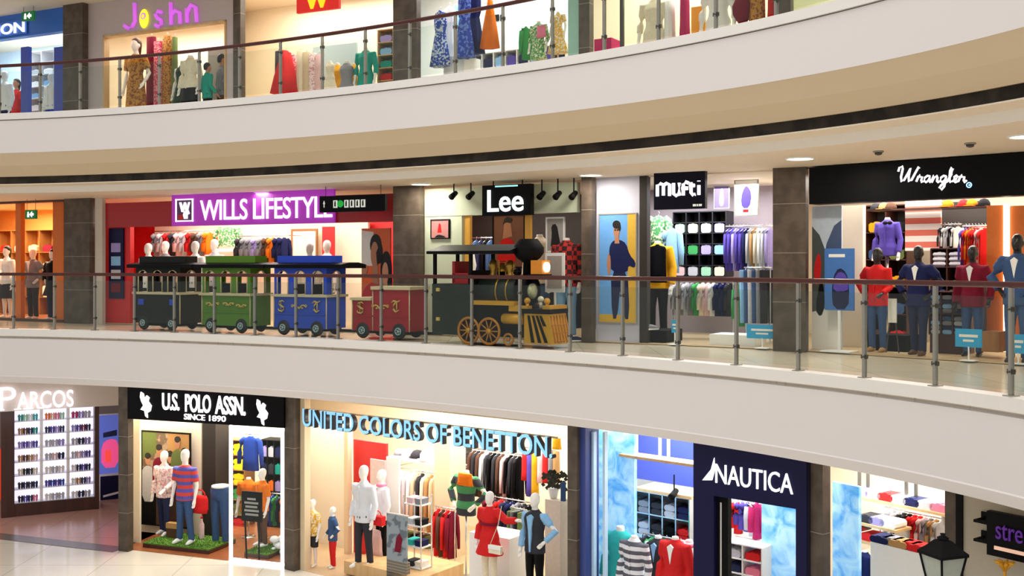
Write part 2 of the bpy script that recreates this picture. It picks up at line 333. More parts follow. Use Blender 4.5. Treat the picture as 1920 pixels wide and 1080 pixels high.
def body_mesh(poses, fem=False, head=True, legs=True, arms=True, spread=.10, stride=0.0):
    key = ('body', poses, fem, head, legs, arms, spread, stride)
    if key in MESHES: return MESHES[key]
    b = MB(); T = FEM if fem else TORSO
    b.rings([(0, 0, z, rx, ry) for z, rx, ry in T] + [(0, .005, 1.49, .06, .06), (0, 0, 1.56, .052, .056)] + ([(0, -.005, 1.60, .055, .06)] if head else []), 18)
    if head:
        b.rings([(0, -.02, 1.555, .03, .04), (0, -.015, 1.585, .055, .075), (0, -.008, 1.63, .07, .09), (0, 0, 1.69, .077, .098), (0, .004, 1.74, .073, .092), (0, .005, 1.78, .052, .065), (0, .005, 1.80, .015, .02)], 18)
        b.rings([(0, -.105, 1.635, .012, .016), (0, -.10, 1.65, .014, .018), (0, -.092, 1.69, .008, .012)], 8)          # nose
        b.ball((0, -.085, 1.605), (.024, .012, .009), 8, 5)                                                              # mouth
        for sx in (-1, 1): b.ball((sx * .078, .008, 1.66), (.012, .022, .034), 8, 5); b.ball((sx * .03, -.088, 1.68), (.014, .008, .009), 8, 5)
    if arms:
        for sx, pz in zip((-1, 1), poses):
            s, e, w = arm_pts(sx, pz); dd = (w - e).normalized(); hand = w + dd * .09
            b.tube([s + Vector((-sx * .05, 0, -.01)), s, (s + e) / 2, e, (e + w) / 2, w, w + dd * .05, hand], [.045, .052, .045, .038, .036, .026, .034, .03], 12)
            side = dd.cross(Vector((0, 1, .3))).normalized()
            for q in range(4): b.tube([hand + side * (q - 1.5) * .018 - dd * .01, hand + side * (q - 1.5) * .02 + dd * (.05 - .006 * abs(q - 1.3)), hand + side * (q - 1.5) * .02 + dd * (.085 - .008 * abs(q - 1.3)) + Vector((0, -.012, 0))], [.011, .010, .008], 6)
            b.tube([w + dd * .02, w + dd * .05 + Vector((-sx * .01, -.035, 0)), w + dd * .10 + Vector((-sx * .005, -.045, 0))], [.013, .012, .009], 6)
    if legs:
        for sx in (-1, 1):
            h, k, a = legs_pts(sx, spread, stride)
            b.tube([h, (h + k) / 2, k, (k * .65 + a * .35) + Vector((0, .015, 0)), a, a - Vector((0, 0, .05))], [.085, .078, .055, .054, .036, .04], 14)
            b.tube([a + Vector((0, .045, -.045)), a + Vector((sx * .005, -.05, -.04)), a + Vector((sx * .015, -.13, -.058)), a + Vector((sx * .018, -.17, -.065))], [.034, .038, .03, .015], 10)
    return b.remesh('body', .013, key)
def top_mesh(style, poses, fem=False, arms=True):
    key = ('top', style, poses, fem, arms)
    if key in MESHES: return MESHES[key]
    T = FEM if fem else TORSO; b = MB()
    hem = dict(tee=.83, shirt=.80, polo=.82, jacket=.80, vest=.80, coat=.62, dress=.30, kurta=.55, gown=.06, sari=.06, jersey=.82)[style]
    g = dict(jacket=.028, coat=.03, vest=.024).get(style, .018); flare = dict(coat=1.45, dress=1.75, gown=2.3, kurta=1.3, sari=1.35).get(style, 1.0)
    rr = []
    if hem < .8:
        for i in range(6):
            t = i / 5; rr.append((0, 0, hem + (.86 - hem) * t, (.175 + g) * (flare + (1 - flare) * t), (.12 + g) * (flare + (1 - flare) * t)))
    else: rr.append((0, 0, hem, .17 + g, .115 + g))
    rr += [(0, 0, z, rx + g, ry + g) for z, rx, ry in T if z > .87] + [(0, .004, 1.50, .075, .075)]
    if style in ('jacket', 'coat', 'shirt', 'polo', 'vest'): rr += [(0, .012, 1.525, .072, .072)]
    n = 24; R = []
    for i, (cx, cy, z, rx, ry) in enumerate(rr):
        f = max(0, (.95 - z)) * .12 if flare > 1 else 0; R.append([(cx + rx * (1 + f * math.cos(9 * 2 * PI * j / n)) * math.cos(2 * PI * j / n), cy + ry * (1 + f * math.cos(9 * 2 * PI * j / n)) * math.sin(2 * PI * j / n), z) for j in range(n)])
    b.loft(R)
    ln = dict(tee=.75, polo=.8, vest=0, gown=0, dress=.6, kurta=1.5, sari=.7).get(style, 2.0)
    if arms and ln:
        for sx, pz in zip((-1, 1), poses):
            s, e, w = arm_pts(sx, pz); P = [s + Vector((-sx * .07, 0, -.02)), s + Vector((sx * .005, 0, .005))]; r = [.06 + g, .058 + g]
            if ln < 1: P.append(s.lerp(e, ln)); r.append(.052 + g)
            else:
                P += [s.lerp(e, .5), e]; r += [.048 + g, .042 + g]
                P.append(e.lerp(w, min(.97, ln - 1))); r.append(.034 + g)
            b.tube(P, r, 12)
    return b.remesh('top', .014, key)
def bottom_mesh(style, spread=.10, stride=0.0):
    key = ('bottom', style, spread, stride)
    if key in MESHES: return MESHES[key]
    b = MB(); g = .016
    b.rings([(0, 0, .80, .14, .10), (0, 0, .86, .17 + g * .5, .117 + g), (0, 0, .94, .172 + g, .118 + g), (0, 0, 1.0, .16 + g, .108 + g), (0, 0, 1.03, .15 + g, .10 + g)], 18)
    if style == 'skirt': b.rings([(0, 0, .50, .25, .2), (0, 0, .7, .215, .16), (0, 0, .9, .185, .13)], 20)
    else:
        for sx in (-1, 1):
            h, k, a = legs_pts(sx, spread, stride)
            if style == 'shorts': b.tube([h, h.lerp(k, .5), h.lerp(k, .93)], [.098, .1, .095], 14)
            else: b.tube([h, h.lerp(k, .5), k, k.lerp(a, .5), a + Vector((0, 0, -.02))], [.096, .088, .07, .062, .06], 14)
    return b.remesh('bottom', .014, key)
def figure(label, px, ytop, yfeet, fr, d, top=None, tc='white', bot=None, bc='navy', poses=('down', 'down'), fem=False, head=True, legs=True, rz=0.0, cat='mannequin', name='mannequin',
           skin='mannequin', shoes=None, hair=None, hem_bag=None, group=None, spread=.10, stride=0.0, stand=False, zf=None, arms=True, scarf=None, over=None):
    zb = CZ + (HY - yfeet) / F * d if zf is None else zf; zt = CZ + (HY - ytop) / F * d
    full = 1.8 if head else 1.56; sc_ = (zt - zb) / full
    x, y = plan(px, d); e = empty(name, (x, y, zb), fr.rz + rz, label, cat, group); S = lambda o: (setattr(o, 'scale', (sc_,) * 3), o)[1]
    S(ob('body', body_mesh(poses, fem, head, legs, arms, spread, stride), skin, e))
    M = lambda c: c if c in MATS else cloth(c)
    if top: S(ob({'dress': 'dress', 'gown': 'dress', 'sari': 'sari'}.get(top, top if top != 'tee' else 'shirt'), top_mesh(top, poses, fem, arms), M(tc), e))
    if bot: S(ob(bot, bottom_mesh(bot, spread, stride), M(bc), e))
    if legs and shoes:
        for sx in (-1, 1):
            h, k, a = legs_pts(sx, spread, stride); b = MB()
            b.tube([a + Vector((0, .055, -.045)), a + Vector((0, .0, -.035)), a + Vector((sx * .008, -.09, -.042)), a + Vector((sx * .018, -.19, -.058))], [.038, .047, .043, .022], 10)
            S(ob('shoe', b, M(shoes), e))
    if hair:
        b = MB(); b.rings([(0, .05, 1.60 if not fem else 1.5, .05, .05), (0, .035, 1.66, .08, .08), (0, .02, 1.72, .088, .095), (0, .008, 1.77, .075, .088), (0, .005, 1.815, .03, .035)], 14); S(ob('hair', b, M(hair), e))
    if over:
        S(ob('vest', top_mesh('vest', poses, fem, False), M(over), e)); b = MB().prism([(-.012, .84), (.012, .84), (.03, 1.2), (.06, 1.42), (0, 1.46), (-.06, 1.42), (-.03, 1.2)], -.162, -.11); S(ob('shirt_front', b, M(tc), e))
    if scarf:
        b = MB().torus((0, -.01, 1.49), .085, .03, 'z'); S(ob('scarf', b, M(scarf), e))
    if top in ('jacket', 'coat', 'vest', 'polo', 'shirt'):
        b = MB(); yy = -.136 if top not in ('jacket', 'coat') else -.148
        if top in ('jacket', 'vest'): b.prism([(0, 1.18), (.026, 1.32), (.05, 1.43), (0, 1.47), (-.05, 1.43), (-.026, 1.32)], yy - .002, yy + .03); S(ob('shirt_front', b, 'white' if top == 'jacket' else cloth('sky'), e))
        elif top in ('shirt', 'polo'):
            b.prism([(-.012, .84 if top == 'shirt' else 1.22), (.012, .84 if top == 'shirt' else 1.22), (.012, 1.44), (-.012, 1.44)], yy - .004, yy + .03); S(ob('placket', b, M(tc), e))
    if stand:
        zz = .84 * sc_ if not legs else 0; b = MB(); b.cyl((0, 0, -stand), (0, 0, zz + .02), .018, 10); b.cyl((0, 0, -stand), (0, 0, -stand + .02), .16, 18); ob('stand', b, 'chrome', e)
    return e
def torso(label, fr, px, y0, y1, k, top, c, stand_z=None, poses=('down', 'down'), arms=True, cat='dress form', rz=0.0, fem=False, name='dress_form', skin='mannequin', **kw):
    """headless display form from neck (y0) to hem (y1) on a thin stand that reaches stand_z"""
    d = fr.d(px, k); zt, zh = CZ + (HY - y0) / F * d, CZ + (HY - y1) / F * d
    hem = dict(coat=.62, dress=.30, kurta=.55, gown=.06, sari=.06).get(top, .82); q = (zt - zh) / (1.56 - hem); zb = zt - 1.56 * q
    e = figure(label, px, y0, 0, fr, d, top, c, None, poses=poses, fem=fem, head=False, legs=False, zf=zb, arms=arms, cat=cat, rz=rz, name=name, skin=skin, **kw)
    if stand_z is not None:
        b = MB(); b.cyl((0, 0, stand_z - zb), (0, 0, .9 * q), .018, 10); b.cyl((0, 0, stand_z - zb), (0, 0, stand_z - zb + .02), .15, 18); ob('stand', b, 'chrome', e)
    return e
# ------------------------------------------------------------------ builders: garments
def garment_mesh(kind, w, h, t=.07, fold=.10, flare=1.15):
    b = MB(); n = 22
    if kind in ('trousers', 'jeans'):
        b.rings([(0, 0, 0, w * .5, t * .6), (0, 0, -.03, w * .5, t * .6), (0, 0, -h * .25, w * .52, t * .7)], n)
        for sx in (-1, 1): b.rings([(sx * w * .24, 0, -h * .2, w * .26, t * .7), (sx * w * .25, 0, -h * .6, w * .23, t * .6), (sx * w * .26, 0, -h, w * .21, t * .5)], 14, True, fold * .5, 5)
        return b
    if kind == 'drape':
        b.rings([(0, 0, 0, w * .48, t * .5), (0, 0, -h * .3, w * .5, t * .55), (0, 0, -h * .7, w * .5, t * .6), (0, 0, -h, w * .5 * flare, t * .6)], 30, True, fold, 9); return b
    bw = w * (.5 if kind in ('vest', 'dress', 'gown') else .32)
    rr = [(0, 0, .0, w * .10, t * .4), (0, 0, -.02, w * .14, t * .45), (0, 0, -.06 * min(1, h), bw * .9, t * .5), (0, 0, -.12 * min(1, h), bw, t * .6), (0, 0, -.3 * h, bw * .98, t * .62)]
    if kind == 'dress': rr += [(0, 0, -.38 * h, bw * .72, t * .6), (0, 0, -.7 * h, bw * flare, t), (0, 0, -h, bw * flare * 1.25, t * 1.4)]
    elif kind == 'gown': rr = [(0, 0, 0, w * .12, t * .5), (0, 0, -.2 * h, w * .2, t * .6), (0, 0, -.6 * h, w * .38, t), (0, 0, -h, w * .5, t * 1.3)]
    else: rr += [(0, 0, -.65 * h, bw * .98, t * .6), (0, 0, -h, bw * 1.04, t * .62)]
    b.rings(rr, n, True, fold, 7)
    if kind in ('shirt', 'jacket', 'tee', 'coat'):
        L = .42 * h if kind == 'tee' else .82 * h
        for sx in (-1, 1): b.tube([(sx * w * .26, 0, -.07 * min(1, h)), (sx * w * .38, 0, -.15 * min(1, h)), (sx * w * .46, -.01, -L * .6), (sx * w * .48, -.015, -L)], [t * .5, t * .62, t * .55, t * .42], 8)
    return b
def hang(label, fr, px, y0, y1, wpx, k, c, kind='shirt', rz=0.0, group=None, t=.07, cat=None, hook=True, w=None, **kw):
    s, z0, z1 = fr.s(px, k), fr.z(px, y0, k), fr.z(px, y1, k)
    if w is None: w = fr.s(px + wpx / 2, k) - fr.s(px - wpx / 2, k)
    h = z0 - z1
    nm = {'drape': 'draped_cloth', 'tee': 'shirt', 'gown': 'dress'}.get(kind, kind)
    if nm in ('shirt', 'jacket', 'dress', 'coat', 'vest', 'trousers', 'jeans'): nm = 'hanging_' + nm
    o = ob(nm, garment_mesh(kind, w, h, t, **kw), c if c in MATS else cloth(c), None, fr.w(s, k, z0), fr.rz + rz, label=label, cat=cat or {'tee': 'shirt', 'gown': 'dress', 'drape': 'cloth'}.get(kind, kind), group=group)
    if hook:
        b = MB().tube([(-w * .34, 0, -.06), (0, 0, .0), (w * .34, 0, -.06)], .008, 6); b.tube([(0, 0, 0), (0, 0, .035), (.02, 0, .06), (0, 0, .08)], .005, 6); ob('hanger', b, 'chrome', o)
    return o
ORD = 'first second third fourth fifth sixth seventh eighth ninth tenth eleventh twelfth thirteenth fourteenth fifteenth sixteenth seventeenth eighteenth nineteenth twentieth'.split()
def rail(label, fr, px0, px1, py, k, zf=None, wall=None, m='chrome', name='clothes_rail'):
    """a horizontal hanging rail; zf: stands on that floor, wall: arms reach back that far"""
    s0, s1, z = fr.s(px0, k), fr.s(px1, k), fr.z((px0 + px1) / 2, py, k); w = s1 - s0
    e = empty(name, fr.w((s0 + s1) / 2, k, zf if zf is not None else z), fr.rz, label, 'rail'); zz = z - (zf if zf is not None else z)
    ob('bar', MB().cyl((-w / 2, 0, zz), (w / 2, 0, zz), .014, 10), m, e)
    for x in (-w / 2 + .03, w / 2 - .03):
        b = MB()
        if zf is not None: b.cyl((x, 0, 0), (x, 0, zz), .014, 8); b.cyl((x, -.2, .014), (x, .2, .014), .014, 8)
        else: b.cyl((x, 0, zz), (x, wall or .3, zz), .012, 8)
        ob('upright' if zf is not None else 'bracket', b, m, e)
    return z
def row(place, anchor, fr, px0, px1, y0, y1, k, cols, kind='shirt', rz=1.25, t=.05, group=None, hem=.0, w=None, rail_px=None, zf=None, wall=None, label_rail=None):
    """side-on garments along one rail, each a thing of its own"""
    if label_rail: rail(label_rail, fr, px0 - 3, px1 + 3, y0 - 4, k, zf, wall)
    n = len(cols); z0 = fr.z((px0 + px1) / 2, y0, k); z1 = fr.z((px0 + px1) / 2, y1, k)
    s0, s1 = fr.s(px0, k), fr.s(px1, k); step = (s1 - s0) / n
    for i, c in enumerate(cols):
        h = (z0 - z1) * (1 - hem * random.random()); nm = c.split()[-1] if c in MATS else c
        nm = ' '.join(c.split()[::-1]) if c in MATS and not c.startswith('cloth') else c
        ww = w or max(.3, step * 2.2)
        o = ob('hanging_' + (kind if kind != 'tee' else 'shirt'), garment_mesh(kind, ww, h, max(.035, step * .6), fold=.10), c if c in MATS else cloth(c), None,
               fr.w(s0 + step * (i + .5), k, z0 - .0), fr.rz + rz + .12 + random.uniform(-.08, .08), label=f"{nm} {kind}, {ORD[i]} from {anchor} on {place}", cat='shirt' if kind == 'tee' else kind, group=group)
        b = MB().tube([(-ww * .34, 0, -.06), (0, 0, .0), (ww * .34, 0, -.06)], .007, 6); b.tube([(0, 0, 0), (0, 0, .03), (.015, 0, .05), (0, 0, .07)], .005, 6); ob('hanger', b, 'chrome', o)
# ------------------------------------------------------------------ builders: shelves, panels, signs
def fpanel(name, fr, px0, px1, y0, y1, k, th, m, label=None, cat=None, group=None, kind=None, parent=None, z0=None):
    """upright slab facing the walkway; y0 / y1 read at its middle, z0 puts its foot on a floor"""
    pc = (px0 + px1) / 2; s0, s1, za, zb = fr.s(px0, k), fr.s(px1, k), fr.z(pc, y0, k), fr.z(pc, y1, k)
    if z0 is not None: zb = z0
    w = s1 - s0; h = za - zb
    o = ob(name, MB().box(-w / 2, w / 2, 0, th, 0, h), m, parent, fr.w((s0 + s1) / 2, k, zb), fr.rz, label=label, cat=cat, group=group, kind=kind)
    return o, w, h
def shelf_unit(label, fr, px0, px1, y0, y1, k, depth, cols, rows, m, back=None, cat='shelf', name='shelf_unit', to_floor=None, light=None):
    pc = (px0 + px1) / 2; s0, s1, za, zb = fr.s(px0, k), fr.s(px1, k), fr.z(pc, y0, k), fr.z(pc, y1, k); w = s1 - s0; h = za - zb
    e = empty(name, fr.w((s0 + s1) / 2, k, zb), fr.rz, label, cat); th = .02
    if back: ob('back_panel', MB().box(-w / 2, w / 2, depth, depth + .02, 0, h), back, e)
    for i in range(cols + 1):
        x = -w / 2 + w * i / cols; ob('upright', MB().box(x - th / 2, x + th / 2, 0, depth, 0, h), m, e)
    for j in range(rows + 1):
        z = h * j / rows; ob('shelf_board', MB().box(-w / 2, w / 2, 0, depth, z - th / 2, z + th / 2), m, e)
    if to_floor is not None and zb - to_floor > .03: ob('plinth', MB().box(-w / 2, w / 2, .03, depth, to_floor - zb, -.01), m, e)
    def cell(i, j): return s0 + w * (i + .5) / cols, zb + h * (rows - 1 - j) / rows + th / 2      # column from the start, row from the top
    return cell, w / cols, h / rows
def folded_mesh(w, d, h):
    b = MB(); r = min(h * .3, w * .12); prof = [(-w / 2 + r, 0), (w / 2 - r, 0), (w / 2, r), (w / 2, h - r), (w / 2 - r, h), (-w / 2 + r, h), (-w / 2, h - r), (-w / 2, r)]
    b.prism(prof, 0, d); return b
def folded(label, fr, s, k, z, w, h, c, d=.26, group=None):
    o = ob('folded_shirt', folded_mesh(w, d, h), c if c in MATS else cloth(c), None, fr.w(s, k, z), fr.rz, label=label, cat='folded shirt', group=group)
    if w > .12: ob('collar', MB().prism([(-w * .18, h * .98), (w * .18, h * .98), (w * .1, h * 1.12), (-w * .1, h * 1.12)], .01, .10), c if c in MATS else cloth(c), o)
    return o
def sign(name, label, fr, px0, px1, y0, y1, k, th, m, cat='sign'):
    pc = (px0 + px1) / 2; s0, s1, za, zb = fr.s(px0, k), fr.s(px1, k), fr.z(pc, y0, k), fr.z(pc, y1, k); w = s1 - s0; h = za - zb
    e = empty(name, fr.w((s0 + s1) / 2, k, zb), fr.rz, label, cat); ob('board', MB().box(-w / 2, w / 2, 0, th, 0, h), m, e); e['w'] = w; e['h'] = h; return e, w, h
def soften(P):
    if len(P) < 5: return P
    for _ in range(1):
        Q = []
        for a, b in zip(P, P[1:] + P[:1]): Q += [(a[0] * .75 + b[0] * .25, a[1] * .75 + b[1] * .25), (a[0] * .25 + b[0] * .75, a[1] * .25 + b[1] * .75)]
        P = Q
    return P
def el(cx, cz, rx, rz, n=14): return [(cx + rx * math.cos(2 * PI * i / n), cz + rz * math.sin(2 * PI * i / n)) for i in range(n)]
def picture(label, fr, px0, px1, y0, y1, k, m, frame='matt black', name='framed_poster', cat='poster', shapes=(), fw=.03, th=.03):
    """framed picture; shapes: (material, polygon in 0..1 coordinates) that stand for what is printed on it"""
    pc = (px0 + px1) / 2; s0, s1, za, zb = fr.s(px0, k), fr.s(px1, k), fr.z(pc, y0, k), fr.z(pc, y1, k); w = s1 - s0; h = za - zb
    e = empty(name, fr.w((s0 + s1) / 2, k, zb), fr.rz, label, cat)
    ob('print', MB().box(-w / 2, w / 2, 0, th, 0, h), m, e)
    if frame:
        b = MB(); b.box(-w / 2 - fw, -w / 2, -.01, th, -fw, h + fw); b.box(w / 2, w / 2 + fw, -.01, th, -fw, h + fw); b.box(-w / 2, w / 2, -.01, th, -fw, 0); b.box(-w / 2, w / 2, -.01, th, h, h + fw); ob('frame', b, frame, e)
    for i, (mm, poly) in enumerate(shapes):
        ob('printed_figure', MB().prism([((x - .5) * w, z * h) for x, z in soften(poly)], -.003 - .0012 * i, .001), mm, e)
    return e
def downlight(px, py, z, label):
    d = F * (z - CZ) / (HY - py); x, y = plan(px, d)
    e = empty('ceiling_light', (x, y, z), 0, label, 'ceiling light', 'round ceiling lights along the walkways')
    ob('trim_ring', MB().torus((0, 0, 0), .2, .02, 'z', 24, 6), 'white', e); ob('diffuser', MB().cyl((0, 0, -.004), (0, 0, .01), .195, 24), mat('lamp glow', '#fff4e2', emit=9), e)
    l = bpy.data.lights.new('downlight', 'AREA'); l.shape = 'DISK'; l.size = .36; l.energy = 26; l.color = (1, .93, .82)
    o = bpy.data.objects.new('downlight', l); o.location = (x, y, z - .03); COL.objects.link(o)
def spot(label, fr, px, py, k, zc):
    s, z = fr.s(px, k), fr.z(px, py, k); e = empty('track_spotlight', fr.w(s, k, z), fr.rz, label, 'spotlight', None)
    ob('stem', MB().cyl((0, 0, .03), (0, 0, zc - z), .012, 8), 'matt black', e); ob('housing', MB().tube([(0, .07, .05), (0, -.05, -.02), (0, -.09, -.045)], [.045, .055, .06], 12), 'matt black', e)

# ------------------------------------------------------------------ balustrades
def balustrade(zb, zr, label, a_ref, name='balustrade', n0=-40, n1=60, foot=0.0, off=.1):
    e = empty(name, (EP[0].x, EP[0].y, zb), 0, label, 'balustrade'); O = Vector((EP[0].x, EP[0].y, 0))
    hb = MB(); pts = []
    for p, n in zip(EP, EN): q = p + n * off; pts.append((q.x - O.x, q.y - O.y, zr - zb))
    hb.tube(pts, .034, 10); ob('handrail', hb, 'rail wood', e)
    prev = None
    for i in range(n0, n1):
        a = a_ref + i * 1.0
        if a < .05 or a > ARC[-1] - .05: continue
        p, t = along(a); n = Vector((-t.y, t.x)); q2 = p + n * off; q = Vector((q2.x - O.x, q2.y - O.y)); rz = math.atan2(t.y, t.x); h = zr - zb
        b = MB(); b.box(-.017, .017, -.026, -.014, foot, h - .03); b.box(-.017, .017, .014, .026, foot, h - .03); b.box(-.05, .05, -.07, .07, foot, foot + .012)
        po = ob('post', b, 'steel', e, (q.x, q.y, 0), rz)
        for hz in (.22, .78):
            c = MB(); c.box(-.04, .04, -.018, .018, hz * h - .025, hz * h + .025); c.cyl((0, -.055, hz * h), (0, .055, hz * h), .012, 10); ob('glass_clamp', c, 'dark steel', po)
        if prev is not None:
            u = (q - prev).normalized(); L = (q - prev).length; m_ = (q + prev) / 2
            g = MB().box(-L / 2 + .03, L / 2 - .03, -.006, .006, .06, h - .13); ob('glass_pane', g, 'rail glass', e, (m_.x, m_.y, 0), math.atan2(u.y, u.x))
        prev = q
    return e
def arc_at(px):
    e = edge(px); return min(((e - (EP[i] + (EP[i + 1] - EP[i]) * q)).length, ARC[i] + (ARC[i + 1] - ARC[i]) * q) for i in range(len(EP) - 1) for q in (0, .25, .5, .75))[1]
balustrade(0, 1.155, 'glass balustrade with dark red wooden handrail in front of the small train', arc_at(876))
balustrade(4.49, 5.5, 'upper glass balustrade with dark handrail above the wide cream band', arc_at(872), off=-.25)
# ------------------------------------------------------------------ the children's train
def arch_panel(b, x0, x1, z0, z1, n, y0, y1, fill=.62, axis='x'):
    """panel with n round-topped openings; returns the openings' outlines"""
    cw = (x1 - x0) / n; outs = []
    def put(poly):
        if axis == 'x': b.prism(poly, y0, y1)
        else:
            m = len(poly); vs = [(y0, x, z) for x, z in poly] + [(y1, x, z) for x, z in poly]
            b.add(vs, [tuple(range(m)), tuple(range(2 * m - 1, m - 1, -1))] + [(i, (i + 1) % m, (i + 1) % m + m, i + m) for i in range(m)])
    for i in range(n):
        a = x0 + cw * i; c = a + cw / 2; r = cw * fill / 2; zs = z1 - .05 - r
        put([(a, z0), (c - r, z0), (c - r, zs), (a, zs)]); put([(c + r, z0), (a + cw, z0), (a + cw, zs), (c + r, zs)])
        put([(a, zs), (c - r, zs), (c - r, z1), (a, z1)]); put([(c + r, zs), (a + cw, zs), (a + cw, z1), (c + r, z1)])
        m = 8; P = [(c - r * math.cos(PI * q / m), zs + r * math.sin(PI * q / m)) for q in range(m + 1)]
        for q in range(m): put([P[q], P[q + 1], (P[q + 1][0], z1), (P[q][0], z1)])
        outs.append([(c - r, z0)] + P + [(c + r, z0)])
    return outs
mat('train green', '#5a8424', .4, var=.06, spec=.25); mat('train blue', '#2c4cc0', .4, var=.06, spec=.25); mat('train red', '#a81824', .4, var=.06, spec=.25); mat('train black', '#151a14', .4, var=.1, spec=.2)
mat('train cream', '#d9c49a', .4); mat('engine green', '#20271f', .4, var=.08, spec=.25); mat('tyre', '#15181a', .6); mat('hub', '#b9cdd2', .35, .2); mat('gold paint', '#d9b65a', .4); mat('headlamp', '#fffbe8', emit=3)
def wheel(parent, x, y, r, side=-1):
    w = ob('wheel', MB().torus((0, 0, 0), r * .78, r * .24, 'y', 22, 8).cyl((0, -.03, 0), (0, .03, 0), r * .7, 18), 'tyre', parent, (x, y, r))
    b = MB().cyl((0, -.042 * -side * -1, 0), (0, .02, 0), r * .5, 16); b.torus((0, side * .045, 0), r * .42, r * .07, 'y', 18, 6); b.ball((0, side * .04, 0), (r * .16, .02, r * .16), 8, 6)
    for q in range(5): a = q * 2 * PI / 5; b.box(-.008 + r * .25 * math.cos(a), .008 + r * .25 * math.cos(a), side * .05, 0, r * .25 * math.sin(a) - .008, r * .25 * math.sin(a) + .008)
    ob('hub', b, 'hub', w)
def swirl(b, cx, cz, s, y=-.012):
    for d in (-1, 1):
        b.tube([(cx + d * s * t, y, cz + s * (.32 * math.sin(3.2 * t) - .25 * (1 - t))) for t in np.linspace(.05, 1, 9)], .015, 5)
        b.torus((cx + d * s * .95, y, cz + s * .12), s * .14, .008, 'y', 10, 5)
        b.ball((cx + d * s * .45, y, cz - s * .12), (s * .16, .006, s * .09), 8, 5)
    b.ball((cx, y, cz - s * .12), (s * .2, .008, s * .13), 8, 5)
def letter_s(b, cx, cz, h, y=-.012):
    P = [(.32, .38), (.12, .5), (-.2, .42), (-.3, .2), (-.05, .04), (.25, -.1), (.3, -.32), (.05, -.48), (-.3, -.4), (-.36, -.22)]
    b.tube([(cx + x * h, y, cz + z * h) for x, z in P], [h * q for q in (.03, .06, .08, .07, .09, .09, .07, .08, .06, .03)], 6); b.tube([(cx - .05 * h, y, cz + .5 * h), (cx - .05 * h, y, cz - .48 * h)], h * .03, 5)
def letter_t(b, cx, cz, h, y=-.012):
    b.tube([(cx - .42 * h, y, cz + .3 * h), (cx - .2 * h, y, cz + .46 * h), (cx + .15 * h, y, cz + .36 * h), (cx + .42 * h, y, cz + .5 * h)], [h * .03, h * .08, h * .07, h * .03], 6)
    b.tube([(cx + .02 * h, y, cz + .36 * h), (cx - .2 * h, y, cz + .1 * h), (cx - .22 * h, y, cz - .25 * h), (cx + .02 * h, y, cz - .46 * h), (cx + .34 * h, y, cz - .3 * h)], [h * .05, h * .08, h * .1, h * .08, h * .03], 6)
    b.tube([(cx + .1 * h, y, cz + .3 * h), (cx + .1 * h, y, cz - .3 * h)], h * .05, 6)
CW, CL = .62, 1.26
